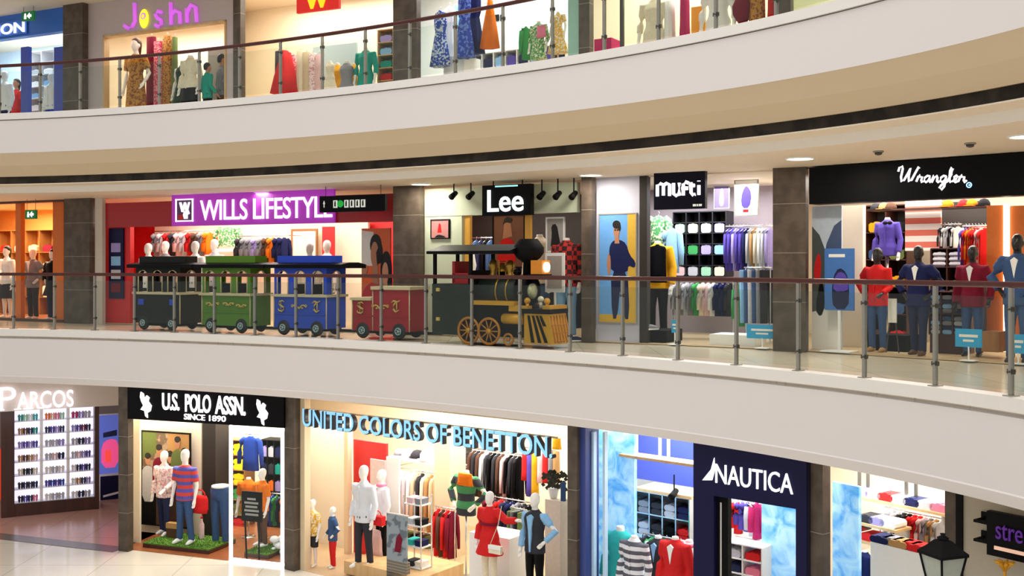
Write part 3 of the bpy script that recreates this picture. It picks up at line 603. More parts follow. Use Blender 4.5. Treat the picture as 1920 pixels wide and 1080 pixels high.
def train_car(i, label, m, n_side, roofbox, deco, low=False):
    s = TF.s(268) + 1.86 * i - .23; e = empty('train_car', TF.w(s, .0, 0), TF.rz, label, 'train car', "children's mall train")
    zt, zw = .74, 1.29
    if not low:
        b = MB(); b.box(0, CL, .02, CW, .14, zt); b.box(.02, CL - .02, .0, .03, .40, .425)
        ob('body', b, m, e)
        ob('waist_trim', MB().box(-.05, CL + .04, -.035, CW + .03, zt, zt + .05), 'train cream', e)
        b = MB(); o1 = arch_panel(b, 0, CL, zt + .05, zw, n_side, .02, .05); o2 = arch_panel(b, 0, CL, zt + .05, zw, n_side, CW - .03, CW)
        o3 = arch_panel(b, .05, CW - .03, zt + .05, zw, 2 if n_side > 3 else 1, CL - .03, CL, .5, 'y'); arch_panel(b, .05, CW - .03, zt + .05, zw, 1, 0, .03, .5, 'y')
        ob('window_panel', b, m, e)
        for P in o1: ob('window_trim', MB().tube([(x, .015, z) for x, z in P], .012, 6), 'train cream', e)
        for P in o3: ob('window_trim', MB().tube([(CL + .004, x, z) for x, z in P], .012, 6), 'train cream', e)
        b = MB(); R = []
        for x in (-.16, CL + .42): R.append([(x, -.08, zw), (x, CW + .08, zw), (x, CW + .08, zw + .07), (x, CW * .75, zw + .11), (x, CW * .25, zw + .11), (x, -.08, zw + .07)])
        b.loft(R, False); ob('roof', b, 'black', e)
        if roofbox: ob('clerestory', MB().box(-.02 + .0, CL + .02, CW * .22, CW * .78, zw + .10, zw + .24), roofbox, e)
        for x in (.3, .75): 
            b = MB(); b.box(x, x + .3, .1, CW - .1, .5, .62); b.box(x, x + .05, .1, CW - .1, .6, .98); ob('seat', b, 'matt black', e)
        for x in (.0, CL): ob('corner_trim', MB().tube([(x, .012, .14), (x, .012, zt)], .011, 6), 'train cream', e)
    else:
        b = MB(); b.box(0, .46, .02, CW, .14, .70); b.box(.46, CL, .02, CW, .14, .90); b.box(.02, CL - .02, 0, .03, .40, .425); ob('body', b, m, e)
        b = MB(); b.box(-.03, .44, -.03, CW + .02, .70, .75); b.box(.44, CL + .04, -.03, CW + .03, .90, .96); ob('waist_trim', b, 'train cream', e)
        for x, z in ((0, .7), (.46, .9), (CL, .9)): ob('corner_trim', MB().tube([(x, .012, .14), (x, .012, z)], .011, 6), 'train cream', e)
        ob('end_trim', MB().tube([(CL + .005, CW, .14), (CL + .005, CW, .9)], .011, 6), 'train cream', e)
    if deco:
        b = MB()
        if deco == 'st': letter_s(b, .2, .56, .21); letter_t(b, CL - .22 if not low else .98, .56 if not low else .6, .22); swirl(b, CL / 2 if not low else .64, .55 if not low else .58, .17)
        else: swirl(b, .3, .56, .16); swirl(b, .72, .57, .13); swirl(b, 1.05, .54, .12)
        ob('gold_lettering' if deco == 'st' else 'gold_pattern', b, 'gold paint', e)
    if i == 0:
        for x in (.16, 1.05): ob('blue_badge', MB().box(x - .08, x + .08, .005, .03, .52, .64), 'train blue', e)
    b = MB(); b.box(.1, CL - .1, .1, CW - .1, .09, .15); b.box(CL - .1, CL + .5, CW * .42, CW * .58, .09, .13); ob('undercarriage', b, 'matt black', e)
    for x in (.23, 1.03): wheel(e, x, .03, .145); wheel(e, x, CW - .03, .145, 1)
    return e
train_car(0, 'black small train car with cream window arches, last in the train', 'train black', 3, 'train black', None)
train_car(1, 'green small train car with gold flower scrolls', 'train green', 3, 'train green', 'flowers')
train_car(2, 'blue small train car with gold lettering and arched windows', 'train blue', 3, 'train blue', 'st')
train_car(3, 'red low train car without roof coupled behind the engine', 'train red', 0, None, 'st', True)
def engine():
    W_ = .74; S0 = TE.s(805); e = empty('steam_engine', TE.w(S0, 0, 0), TE.rz, 'small black and gold steam locomotive with a balloon chimney', 'locomotive')
    X = lambda px, k=0: TE.s(px, k) - S0
    Z = lambda px, py, k=0: TE.z(px, py, k)
    c = W_ / 2
    x1 = X(882)
    b = MB(); b.box(X(809), x1, .02, W_, Z(850, 628), Z(850, 532)); b.box(X(809), x1, .0, .03, Z(850, 556), Z(850, 551)); ob('cab', b, 'engine green', e)
    for x in (X(813), x1 - .02):
        for y in (.04, W_ - .04): ob('cab_post', MB().box(x - .025, x + .025, y - .025, y + .025, Z(850, 533), Z(850, 474)), 'matt black', e)
    ob('cab_wall', MB().box(x1 - .04, x1 - .005, .05, W_ - .05, Z(880, 533), Z(880, 507)), 'matt black', e)
    R = []
    for x, q in ((X(806), 1), ((X(806) + X(960)) / 2, 1.0), (X(962), 1)):
        zt = Z(880, 458); zb = Z(880, 476); R.append([(x, -.1, zb), (x, W_ + .1, zb), (x, W_ + .1, zb + .05), (x, W_ * .5, zt), (x, -.1, zb + .05)])
    b = MB().loft(R, False); ob('roof', b, 'black', e)
    ob('seat', MB().box(X(838), X(868), .15, W_ - .15, Z(850, 545), Z(850, 512)).box(X(838), X(843), .15, W_ - .15, Z(850, 530), Z(850, 490)), mat('red leather', '#a81c22', .4), e)
    for zz in (Z(820, 543), Z(820, 598)): ob('handle_plate', MB().box(X(818), X(824), -.01, .03, zz - .03, zz + .03), 'gold paint', e)
    zc = Z(930, 546); xb = X(985, c)
    b = MB(); b.cyl((X(886), c, zc), (xb, c, zc), .25, 24); ob('boiler', b, 'engine green', e)
    for px in (921, 940): ob('boiler_band', MB().torus((X(px), c, zc), .252, .016, 'x', 26, 6), 'brass', e)
    b = MB(); b.cyl((xb - .05, c, zc), (xb + .12, c, zc), .285, 26); b.torus((xb + .12, c, zc), .265, .02, 'x', 24, 6); ob('smokebox', b, 'black', e)
    b = MB(); b.cyl((xb + .11, c, zc), (xb + .16, c, zc), .13, 22); b.ball((xb + .15, c, zc), (.05, .125, .125), 16, 8); ob('smokebox_door', b, mat('pale brass', '#c3c49a', .35, .3), e)
    xs = X(991, c); prof = [(.10, zc + .2), (.09, zc + .5), (.10, Z(991, 492, c)), (.20, Z(991, 484, c)), (.265, Z(991, 474, c)), (.265, Z(991, 464, c)), (.18, Z(991, 451, c)), (.15, Z(991, 448, c)), (.02, Z(991, 450, c))]
    ob('chimney', MB().lathe(prof, 16, (xs, c)), 'matt black', e)
    xl = X(1003, c); ob('lamp_box', MB().box(xl, xl + .22, c - .13, c + .13, Z(1010, 514, c), Z(1010, 488, c)), mat('orange paint', '#e08a1c', .4), e)
    ob('lamp_shelf', MB().box(xl - .06, xl + .24, c - .15, c + .15, Z(1010, 520, c), Z(1010, 514, c)), 'black', e)
    ob('headlamp', MB().cyl((xl + .22, c, Z(1010, 501, c)), (xl + .25, c, Z(1010, 501, c)), .085, 18), 'headlamp', e)
    for px, hh in ((925, .32), (957, .30)):
        x = X(px, c); b = MB().lathe([(.09, zc + .22), (.08, zc + .26), (.05, zc + .3), (.06, zc + .34), (.085, zc + .40), (.075, zc + .22 + hh * .8), (.03, zc + .22 + hh)], 14, (x, c)); ob('steam_dome', b, 'brass', e)
    x = X(942, c); b = MB(); b.cyl((x, c - .1, zc + .24), (x, c - .1, zc + .52), .012, 6); b.cyl((x, c + .1, zc + .24), (x, c + .1, zc + .52), .012, 6); b.cyl((x, c - .1, zc + .5), (x, c + .1, zc + .5), .012, 6); ob('bell_frame', b, 'brass', e)
    ob('bell', MB().lathe([(.09, zc + .33), (.07, zc + .37), (.05, zc + .44), (.02, zc + .48)], 14, (x, c)), 'brass', e)
    ob('running_board', MB().box(X(886), X(966), -.04, W_ + .04, Z(925, 572), Z(925, 564)), 'gold', e)
    ob('frame', MB().box(X(888), X(985), .08, W_ - .08, Z(930, 632), Z(930, 574)), 'matt black', e)
    ob('valve_box', MB().box(X(955), X(990), -.02, .12, Z(972, 584), Z(972, 573)), 'gold', e)
    b = MB(); b.cyl((X(944), .03, Z(960, 598)), (X(980), .03, Z(960, 598)), .088, 18); b.ball((X(944), .03, Z(960, 598)), (.05, .086, .086), 12, 6); ob('cylinder', b, 'gold', e)
    for px in (880, 918):
        r = .235; w = ob('driving_wheel', MB().torus((0, 0, 0), r - .02, .024, 'y', 28, 8), mat('wheel gold', '#c07a1e', .4, .2), e, (X(px), -.02, r))
        for q in range(10):
            a = q * PI / 5; ob('spoke', MB().tube([(.03 * math.cos(a), 0, .03 * math.sin(a)), ((r - .02) * math.cos(a), 0, (r - .02) * math.sin(a))], [.016, .01], 6), 'wheel gold', w)
        ob('axle_cap', MB().cyl((0, -.03, 0), (0, .02, 0), .045, 14), 'gold', w); ob('wheel_back', MB().cyl((0, .03, 0), (0, .05, 0), r - .03, 24), 'matt black', w)
    for px in (953,):
        w = ob('pilot_wheel', MB().torus((0, 0, 0), .09, .02, 'y', 20, 6).cyl((0, -.015, 0), (0, .02, 0), .035, 10), 'wheel gold', e, (X(px), 0, .11))
    zb, ztp = .06, Z(1024, 589); xa, xe = X(984), X(1030)
    ob('buffer_beam', MB().box(xa - .06, xe + .04, -.05, .56, Z(1024, 588), Z(1024, 580)), 'black', e)
    ob('buffer_plank', MB().box(xe - .12, xe + .02, -.02, .52, Z(1024, 580), Z(1024, 573)), 'gold', e)
    b = MB(); b.add([(xa, -.02, zb), (xe + .10, -.02, zb), (xe, -.02, ztp), (xa, -.02, ztp), (xa, .52, zb), (xe + .10, .52, zb), (xe, .52, ztp), (xa, .52, ztp)], [(0, 1, 2, 3), (7, 6, 5, 4), (1, 5, 6, 2), (0, 4, 5, 1), (3, 2, 6, 7), (4, 0, 3, 7)])
    ob('cowcatcher', b, 'gold', e)
    b = MB()
    for q in range(6): y = .03 + .09 * q; b.tube([(xe + .012, y, ztp - .03), (xe + .10, y, zb + .02)], .014, 6)
    for q in range(3): z = zb + .05 + q * .13; x = xe + .10 - .10 * (z - zb) / (ztp - zb); b.tube([(x + .005, .0, z), (x + .005, .5, z)], .010, 6)
    ob('lattice', b, 'wheel gold', e)
    L = xe - xa
    for a0, a1, h in ((.14, .30, 1), (.32, .58, 1), (.48, .84, .99), (.62, .78, .42)):
        b = MB(); zt_ = ztp - .03; zl = ztp - (ztp - zb - .02) * h
        b.prism([(xa + L * a0, zt_), (xa + L * (a0 + .09), zt_), (xa + L * (a1 + .13), zl), (xa + L * a1, zl)], -.03, -.015); ob('dark_bar', b, 'black', e)
    for px in (985, 1022): ob('buffer_lamp', MB().ball((X(px), .06, Z(1020, 565)), .055, 12, 8).cyl((X(px), .06, Z(1020, 581)), (X(px), .06, Z(1020, 570)), .03, 10), 'gold', e)
    x = X(1014, .3); b = MB(); b.cyl((x, .3, Z(1024, 581)), (x, .3, Z(1024, 566)), .03, 10); b.ball((x, .3, Z(1024, 563)), .055, 10, 8); b.ball((x + .09, .34, Z(1024, 566)), .05, 10, 8); ob('whistle', b, mat('ivory', '#e6dcc0', .4), e)
engine()
# ================================================================== middle floor
for px, py, nm in ((495, 360, 'above the purple sign'), (790, 345, 'between the red shop and the green shop'), (1108, 328, 'beside the poster of a man in a blue shirt'), (1500, 297, 'beside the black script sign'), (1925, 255, 'above the end of the black fascia')):
    downlight(px, py, 2.897, 'round bright ceiling light ' + nm)
def detector(px, py, label):
    d = F * (2.9 - CZ) / (HY - py); x, y = plan(px, d); e = empty('smoke_detector', (x, y, 2.9), 0, label, 'smoke detector'); ob('base', MB().cyl((0, 0, -.02), (0, 0, 0), .07, 16), 'grey wall', e); ob('sensor', MB().lathe([(.05, -.02), (.045, -.05), (.01, -.06)], 14), 'dark steel', e)
detector(1819, 268, 'grey round smoke detector on the ceiling above the script sign'); detector(1647, 283, 'small dark smoke detector on the ceiling near the grey column')
def exit_sign(label, fr, px, py, k, wpx, hpx, zc):
    e, w, h = sign('exit_sign', label, fr, px - wpx / 2, px + wpx / 2, py - hpx / 2, py + hpx / 2, k, .05, mat('exit green', '#0c5a2c', emit=.7), 'exit sign')
    b = MB(); b.prism([(-.02, h * .5), (w * .16, h * .82), (w * .16, h * .62), (w * .3, h * .62), (w * .3, h * .38), (w * .16, h * .38), (w * .16, h * .18)], -.01, .0); b.ball((-w * .2, -.004, h * .68), (w * .07, .006, w * .07), 8, 6); b.box(-w * .27, -w * .12, -.01, 0, h * .2, h * .56)
    ob('pictogram', b, mat('sign white', '#ffffff', emit=1.6), e)
    for x in (-w * .4, w * .4): ob('hanging_rod', MB().cyl((x, .025, h), (x, .025, zc - fr.z(px, py + hpx / 2, k)), .006, 6), 'dark steel', e)
exit_sign('green exit sign hanging before the warm corner shop', FA, 57, 402, -.5, 20, 17, 2.9)
# --- warm corner shop
for a, b_ in ((29, 39), (99, 119)): fpanel('trim_3' if a < 50 else 'trim_4', FA, a, b_, 378, 604, .02, .12, 'orange wall', kind='structure')
fpanel('trim_5', FA, -60, 119, 374, 381, -.05, .2, 'dark wood', kind='structure'); fpanel('trim_6', FA, -60, 119, 597, 604, -.03, .15, 'dark wood', kind='structure')
cell, cw, ch = shelf_unit('orange wooden wall shelf behind the mannequins of the warm shop', FA, -30, 100, 432, 598, 2.2, .4, 5, 4, 'wood', 'warm wall')
for i in range(5):
    for j in range(3):
        x, z = cell(i, j); c = ['white', 'cream', 'red', 'grey', 'rose', 'tan', 'peach', 'white', 'maroon'][(i * 2 + j * 5) % 9]
        folded(f"{c} folded shirt in {ORD[i]} bay, {ORD[j]} shelf down of the orange wall shelf", FA, x, 2.22, z, cw * .6, ch * (.5 if j else .3), c, .3, 'folded shirts on the orange shelf')
fd = lambda fr, px, k: fr.d(px, k)
figure('mannequin in a white top and dark skirt beside the wooden post', 13, 462, 604, FA, fd(FA, 13, .5), 'shirt', 'white', 'skirt', 'charcoal', ('hip', 'down'), True, zf=0, hair='hair')
figure('mannequin in a grey jacket and black trousers between the wooden posts', 62, 466, 604, FA, fd(FA, 62, .5), 'jacket', 'grey', 'trousers', 'charcoal', ('down', 'hip'), zf=0)
figure('mannequin in a black coat and dark trousers next to the dark column', 99, 468, 604, FA, fd(FA, 99, .4), 'coat', 'black', 'trousers', 'indigo', ('hip', 'down'), zf=0, hair='hair')
# --- red shop
fpanel('shop_fascia', FA, 198, 737, 372, 421, -.04, .08, mat('fascia red', '#a8141c', .35, var=.05), 'dark red glossy fascia board over the red shop', 'fascia board')
e, w, h = sign('shop_sign', 'purple lit sign with tall white lettering and a square emblem', FA, 322, 626, 360, 421, -.12, .06, mat('sign purple', '#8d2a96', emit=.75))
GL = mat('sign glow', '#fdf8ff', emit=1.25)
text('WILLS LIFESTYLE', w * .80, h * .64, GL, e, w * .095, -.03, h * .16, spacing=.95, bold=.004)
b = MB(); q = h * .72; x0 = -w * .47
for a in ((0, .04, 0, 1), (.96, 1, 0, 1), (0, 1, 0, .05), (0, 1, .95, 1)): b.box(x0 + q * a[0], x0 + q * a[1], -.03, 0, h * .14 + q * a[2], h * .14 + q * a[3])
b.prism([(x0 + q * x, h * .14 + q * z) for x, z in ((.22, .85), (.34, .85), (.42, .6), (.5, .85), (.6, .85), (.68, .6), (.74, .85), (.84, .85), (.7, .42), (.6, .42), (.54, .62), (.46, .42), (.36, .42))], -.03, 0)
b.prism([(x0 + q * x, h * .14 + q * z) for x, z in ((.5, .45), (.75, .5), (.82, .35), (.7, .3), (.7, .12), (.5, .12), (.45, .3))], -.03, 0); ob('emblem_lettering', b, GL, e)
ob('emblem_panel', MB().box(x0 + q * .06, x0 + q * .94, -.012, 0, h * .18, h * .82), mat('emblem dark', '#5a3a6a', .5), e); ob('emblem_patch', MB().box(x0 + q * .15, x0 + q * .42, -.02, 0, h * .2, h * .36), 'red wall', e)
e, w, h = sign('directory_sign', 'black hanging directory sign with small pale symbols in front of the red shop', FA, 599, 722, 366, 397, -.75, .08, 'black')
ob('arrow_lettering', MB().prism([(-w * .43, h * .3), (-w * .42, h * .3), (-w * .42, h * .52), (-w * .41, h * .52), (-w * .425, h * .72), (-w * .44, h * .52), (-w * .43, h * .52)], -.012, 0), mat('sign dim', '#c9ccc2', emit=.7), e)
for i in range(8):
    if i == 3: ob('symbol', MB().cyl((-w * .44 + w * .085 * i + .02, -.015, h * .5), (-w * .44 + w * .085 * i + .02, 0, h * .5), h * .22, 14), mat('symbol green', '#1c9a3a', emit=.8), e)
    elif i > 1:
        x = -w * .45 + w * .085 * i; s_ = ob('symbol', MB().box(x, x + w * .062, -.012, 0, h * .26, h * .72), 'sign dim', e); ob('pictogram', MB().box(x + w * .02, x + w * .04, -.018, 0, h * .34, h * .6).ball((x + w * .03, -.012, h * .64), (w * .01, .004, w * .01), 6, 4), 'matt black', s_)
for x in (-w * .42, w * .42): ob('hanging_rod', MB().cyl((x, .04, h), (x, .04, 2.9 - FA.z(660, 397, -.75)), .007, 6), 'dark steel', e)
struct('wall_front', MB().box(0, FA.s(244, .1) - FA.s(198, .1), 0, .12, 0, 2.3), 'red wall', FA.w(FA.s(198, .1), .1, 0), FA.rz)
e, w, h = sign('display_board', 'dark blue narrow display panel on the red wall near the beige pilaster', FA, 204, 231, 428, 560, .06, .05, 'navy panel')
for j, c in enumerate(('lilac', 'sky', 'silver', 'maroon')): ob('picture_tile', MB().box(-w * .32, w * .32, -.01, 0, h * (.66 - .19 * j), h * (.79 - .19 * j)), cloth(c), e)
fpanel('wall_inner', FA, 290, 690, 421, 610, 3.2, .08, 'cream wall', kind='structure', z0=0)
row('the wall of the red shop', 'the red pillar', FA, 292, 398, 437, 480, 2.5, ['grey', 'silver', 'red', 'charcoal', 'rose', 'silver', 'red', 'brown', 'grey', 'orange'], 'shirt', label_rail='chrome rail of grey and red shirts in the red shop', wall=.6, group='shirts on the red shop rail')
row('the middle rail of the red shop', 'the green sweater', FA, 447, 538, 446, 492, 2.3, ['charcoal', 'grey', 'grey', 'lilac', 'grey', 'brown', 'orange', 'navy', 'navy'], 'jacket', label_rail='chrome rail of dark jackets in the red shop', wall=.8, group='jackets on the red shop middle rail')
hang('green floral sweater displayed high on the cream wall of the red shop', FA, 427, 426, 462, 52, 2.6, 'floral green', 'shirt', hook=True, t=.1)
fpanel('display_ledge', FA, 402, 462, 466, 472, 2.4, .75, 'white', 'white ledge under the green floral sweater', 'ledge')
picture('wood framed mirror on the cream wall of the red shop', FA, 549, 592, 433, 500, 3.0, 'cream wall', 'wood', 'framed_mirror', 'mirror', fw=.05)
fpanel('red_banner', FA, 604, 626, 425, 560, 2.8, .05, 'red wall', 'red vertical banner beside the wood framed mirror', 'banner')
for i, (px, yt, nm, c) in enumerate(((278, 456, 'at the red pillar', 'white'), (310, 452, 'beneath the shirt rail', 'grey'), (366, 452, 'above the green train car roof end', 'white'), (402, 448, 'near the green floral sweater', 'silver'), (581, 455, 'before the wood framed mirror', 'cream'), (613, 450, 'before the red banner', 'white'))):
    figure('white mannequin with ' + c + ' shirt ' + nm, px, yt, 610, FA, fd(FA, px, (.3, .8, .35, .9, .5, 1.2)[i]), 'shirt', c, 'trousers', 'charcoal', ('down', 'down'), zf=0)
mat('skin pale', '#dca07c', .6); mat('poster coral', '#f0846a', .6)
P_ = [('white paint', [(0, .6), (.4, .6), (.42, .96), (0, .98)]), ('red wall', [(0, .0), (0, .3), (.2, .4), (.5, .44), (.8, .36), (1, .34), (1, 0)]), ('poster coral', [(.55, 0), (.5, .3), (.7, .42), (1, .36), (1, 0)]), ('hair', el(.86, .56, .2, .2)), ('hair', el(.95, .42, .12, .2)), ('skin pale', el(.83, .52, .11, .12)), ('skin pale', [(.76, .3), (.76, .44), (.9, .44), (.92, .3)]),
      ('hair', el(.5, .82, .2, .12)), ('hair', el(.62, .74, .12, .12)), ('skin', el(.47, .72, .14, .14)), ('skin', [(.38, .42), (.4, .62), (.58, .62), (.6, .4)]), ('hair', [(.52, .74), (.6, .8), (.62, .66), (.56, .6)]), ('skin', el(.12, .56, .1, .06)), ('white paint', [(.3, .2), (.9, .2), (.9, .225), (.3, .225)]), ('white paint', [(.3, .15), (.8, .15), (.8, .17), (.3, .17)])]
picture('red poster of a dark haired couple beside the dark column', FA, 678, 732, 428, 604, .2, mat('poster orange', '#f0703c', .5), None, shapes=P_)
# --- green shop behind the engine
fpanel('wall_header', FB, 796, 1082, 348, 402, .05, .12, 'pale green wall', kind='structure'); fpanel('wall_front', FB, 796, 866, 401, 626, .06, .12, 'pale green wall', kind='structure', z0=0)
picture('small framed picture of a red room on the pale green wall', FB, 809, 841, 413, 446, .03, mat('print rose', '#c98a86', .5), 'matt black', shapes=[('maroon_' if 0 else 'red wall', [(.35, .3), (.6, .3), (.55, .75), (.45, .85)]), ('hair', [(.2, .05), (.4, .2), (.7, .12), (.9, .02), (.2, .02)])], fw=.02)
for a, nm in ((871, 'near the small framed picture'), (984, 'below the lit sign end')): fpanel('yellow_post', FB, a, a + 10, 400, 640, .1, .08, mat('post yellow', '#dca43a', .45), 'yellow wooden door post ' + nm, 'post')
e, w, h = sign('shop_sign', 'black square hanging sign with large bold white letters over the engine', FB, 904, 995, 346, 404, -.35, .12, 'black')
text('Lee', w * .74, h * .72, mat('sign ice', '#f2fdff', emit=1.25), e, 0, -.03, h * .12, bold=.012); ob('hanging_rod', MB().cyl((-w * .3, .06, h - .01), (-w * .3, .06, 2.9 - FB.z(950, 404, -.35)), .012, 8), 'matt black', e); ob('hanging_rod', MB().cyl((w * .3, .06, h - .01), (w * .3, .06, 2.9 - FB.z(950, 404, -.35)), .012, 8), 'matt black', e)
ob('border_tube', MB().box(-w * .22, w * .24, -.015, 0, h * .93, h * .97), mat('tube teal', '#8fe0dc', emit=1.5), e)
for px, nm in ((851, 'over the small framed picture'), (883, 'beside the black square sign'), (1016, 'past the black square sign'), (1046, 'over the tall poster'), (1076, 'beside the grey column')): spot('black ceiling track spotlight ' + nm, FB, px, 366, -.15, 2.9)
Q_ = [('skin', [(.3, .55), (.35, .85), (.55, .92), (.62, .6)]), ('hair', [(.28, .8), (.4, 1), (.65, .95), (.6, .85), (.4, .88)]), (cloth('red'), [(.1, 0), (.2, .5), (.45, .58), (.7, .5), (.75, 0)]), ('white paint', [(.0, .25), (.5, .25), (.5, .4), (.0, .4)])]
picture('poster of a dark haired person in red inside the dark shop', FB, 926, 982, 405, 500, .9, mat('print brown', '#7a4a34', .5), 'matt black', shapes=Q_)
picture('tall white framed black and white poster inside the dark shop', FB, 1026, 1056, 410, 470, .25, mat('print grey', '#a9a39c', .5), 'white', shapes=[('hair', [(.2, .05), (.3, .5), (.25, .8), (.6, .85), (.75, .4), (.9, .05)])])
e, w, h = sign('poster_stand', 'white framed poster stand behind the engine headlamp', FB, 1022, 1058, 474, 548, -.35, .03, 'white'); ob('print', MB().box(-w * .38, w * .38, -.006, 0, h * .1, h * .92), 'print grey', e); ob('foot', MB().box(-.015, .015, 0, .03, -FB.z(1040, 548, -.35), 0).box(-w / 2, w / 2, -.12, .12, -FB.z(1040, 548, -.35), -FB.z(1040, 548, -.35) + .02), 'white', e)
for px, yt, c, nm in ((862, 448, 'white', 'behind the engine cab roof'), (1012, 440, 'cream', 'behind the balloon chimney')): figure(f'headless mannequin in {c} shirt ' + nm, px, yt, 620, FB, fd(FB, px, .9), 'shirt', c, 'jeans' if 0 else 'trousers', 'denim', ('down', 'down'), head=False, zf=0)
figure('headless mannequin in red checked shirt and pale jeans beside the grey column', 1062, 446, 628, FB, fd(FB, 1062, .3), 'shirt', 'plaid red', 'trousers', 'sky', ('down', 'down'), head=False, zf=0)
row('the dark shop wall', 'the person poster', FB, 880, 925, 450, 540, 2.6, ['charcoal', 'denim', 'indigo', 'black', 'denim'], 'shirt', label_rail='black rail of dark denim shirts in the dark shop', wall=.9, group='denim shirts in the dark shop')
cell, cw, ch = shelf_unit('dark wall shelf of folded jeans behind the engine', FB, 870, 1075, 470, 625, 3.0, .4, 6, 4, 'matt black', 'dark wall')
for i in range(6):
    for j in range(2):
        x, z = cell(i, j); c = ['denim', 'indigo', 'grey', 'navy', 'sky', 'white'][(i + j * 2) % 6]; folded(f'{c} folded jeans in {ORD[i]} bay, {ORD[j]} shelf down of the dark wall shelf', FB, x, 3.02, z, cw * .7, .12, c, .3, 'folded jeans in the dark shop')
# --- grey shop with the man poster
fpanel('wall_front', FB, 1118, 1199, 330, 636, .05, .12, mat('lilac white', '#c9c9da', .6, var=.02), kind='structure', z0=0); fpanel('trim_7', FB, 1199, 1213, 330, 636, .03, .14, 'dark wall', kind='structure', z0=0)
MAN = [(mat('poster yellow', '#d8ae3a', .5), [(.78, 0), (1, 0), (1, 1), (.78, 1)]), ('poster yellow', [(0, 0), (1, 0), (1, .07), (0, .07)]), (cloth('indigo'), [(.32, .5), (.78, .5), (.84, .03), (.68, .03), (.58, .36), (.5, .03), (.35, .03)]), ('skin', [(.27, .66), (.2, .56), (.24, .44), (.31, .44), (.32, .6)]), (cloth('navy'), [(.33, .46), (.32, .6), (.27, .64), (.3, .72), (.42, .765), (.58, .765), (.74, .73), (.84, .62), (1.0, .56), (.98, .5), (.8, .53), (.78, .46)]),
       ('skin', [(.43, .73), (.43, .8), (.54, .8), (.56, .73)]), ('skin', el(.48, .845, .085, .06)), ('hair', el(.48, .905, .11, .04)), ('hair', el(.56, .88, .035, .035)), ('hair', el(.45, .855, .022, .008)), ('hair', el(.51, .855, .022, .008))]
picture('light blue poster of a man in a dark blue shirt and jeans', FB, 1124, 1192, 402, 604, .02, mat('poster blue', '#6aa6e6', .5), 'grey wall', shapes=MAN, fw=.02)
e, w, h = sign('shop_sign', 'dark navy box sign with rounded white letters over the cube shelf', FB, 1226, 1322, 322, 392, -.3, .1, mat('sign navy', '#0b0a1c', .4, spec=.15))
b = MB(); u = w / 10; zb_ = h * .36; H_ = h * .34; r_ = .03
def stroke(pts): b.tube([(x * u, -.02, zb_ + z * H_) for x, z in pts], r_, 8)
stroke([(-4.2, 0), (-4.2, .9), (-3.6, 1), (-3.0, .9), (-3.0, .05)]); stroke([(-3.0, .85), (-2.4, 1), (-1.8, .9), (-1.8, 0)]); stroke([(-1.0, 1), (-1.0, .15), (-.5, 0), (.1, .15), (.1, 1)]); stroke([(.1, .2), (.2, 0)])
stroke([(.9, 0), (.9, .9), (1.4, 1.05), (1.9, .95)]); stroke([(.6, .55), (1.8, .55)]); stroke([(2.4, 1.0), (2.4, .2), (2.8, 0), (3.2, .05)]); stroke([(2.1, .75), (3.1, .75)]); stroke([(3.9, .75), (3.9, 0)]); stroke([(3.9, 1.05), (3.9, 1.1)])
ob('lettering', b, GL, e); ob('small_lettering', MB().box(w * .27, w * .33, -.012, 0, h * .06, h * .12).box(w * .345, w * .37, -.012, 0, h * .06, h * .12).box(w * .385, w * .44, -.012, 0, h * .06, h * .12), mat('sign dim', '#c9ccc2', emit=.7), e)
for x in (-w * .4, w * .4): ob('hanging_rod', MB().cyl((x, .05, h), (x, .05, 2.9 - FB.z(1274, 392, -.3)), .012, 8), 'matt black', e)
picture('narrow lilac poster of a small white bottle shape', FB, 1340, 1366, 350, 390, 2.4, mat('print lilac', '#6a5aa0', .5), 'grey wall', shapes=[('white paint', [(.35, .1), (.35, .6), (.45, .9), (.6, .9), (.65, .6), (.65, .1)])], fw=.015)
picture('white poster with a purple figure next to the grey stone column', FB, 1379, 1420, 338, 403, 1.6, 'white paint', 'grey wall', shapes=[(cloth('purple'), [(.3, .2), (.25, .5), (.4, .8), (.55, .85), (.75, .6), (.65, .2)]), ('red wall', [(.35, .08), (.6, .08), (.6, .16), (.35, .16)])], fw=.02)
cell, cw, ch = shelf_unit('black cube shelf on the back wall of the grey shop', FB, 1262, 1361, 397, 518, 2.4, .4, 4, 6, mat('cube black', '#15131a', .5), 'dark wall')
CUB = [['mint', 'cream', 'white', 'lilac'], ['green', 'green', 'lilac', 'sky'], ['rose', 'silver', 'mint', 'cream']]
for j, r in enumerate(CUB):
    for i, c in enumerate(r): x, z = cell(i, 1 + 2 * j); folded(f"{c} folded shirt in {ORD[i]} cube of {ORD[j]} filled row of the black cube shelf", FB, x, 2.41, z, cw * .72, ch * .82, c, .3, 'folded shirts in the black cube shelf')
row('the upper rail of the grey shop', 'the cube shelf', FB, 1364, 1447, 428, 508, 1.7, ['purple', 'purple', 'lilac', 'purple', 'purple', 'navy', 'silver', 'tan', 'cream', 'white', 'silver', 'lilac'], 'shirt', rz=1.1, label_rail='chrome upper rail of purple shirts beside the cube shelf', wall=1.4, group='shirts on the grey shop upper rail')
row('the lower rail of the grey shop', 'the jacket mannequin', FB, 1264, 1374, 530, 592, 1.5, ['silver', 'grey', 'silver', 'grey', 'green', 'cream', 'rose', 'white', 'navy', 'navy', 'charcoal'], 'shirt', rz=1.0, label_rail='low chrome rail of grey shirts under the cube shelf', zf=0, group='shirts on the grey shop lower rail')
row('the jeans rail of the grey shop', 'the green shirt', FB, 1398, 1444, 506, 606, 1.1, ['sky', 'denim', 'silver', 'denim', 'grey', 'charcoal'], 'jeans', rz=.6, t=.06, w=.3, label_rail='chrome rail of jeans beside the grey stone column', zf=0, group='jeans in the grey shop')
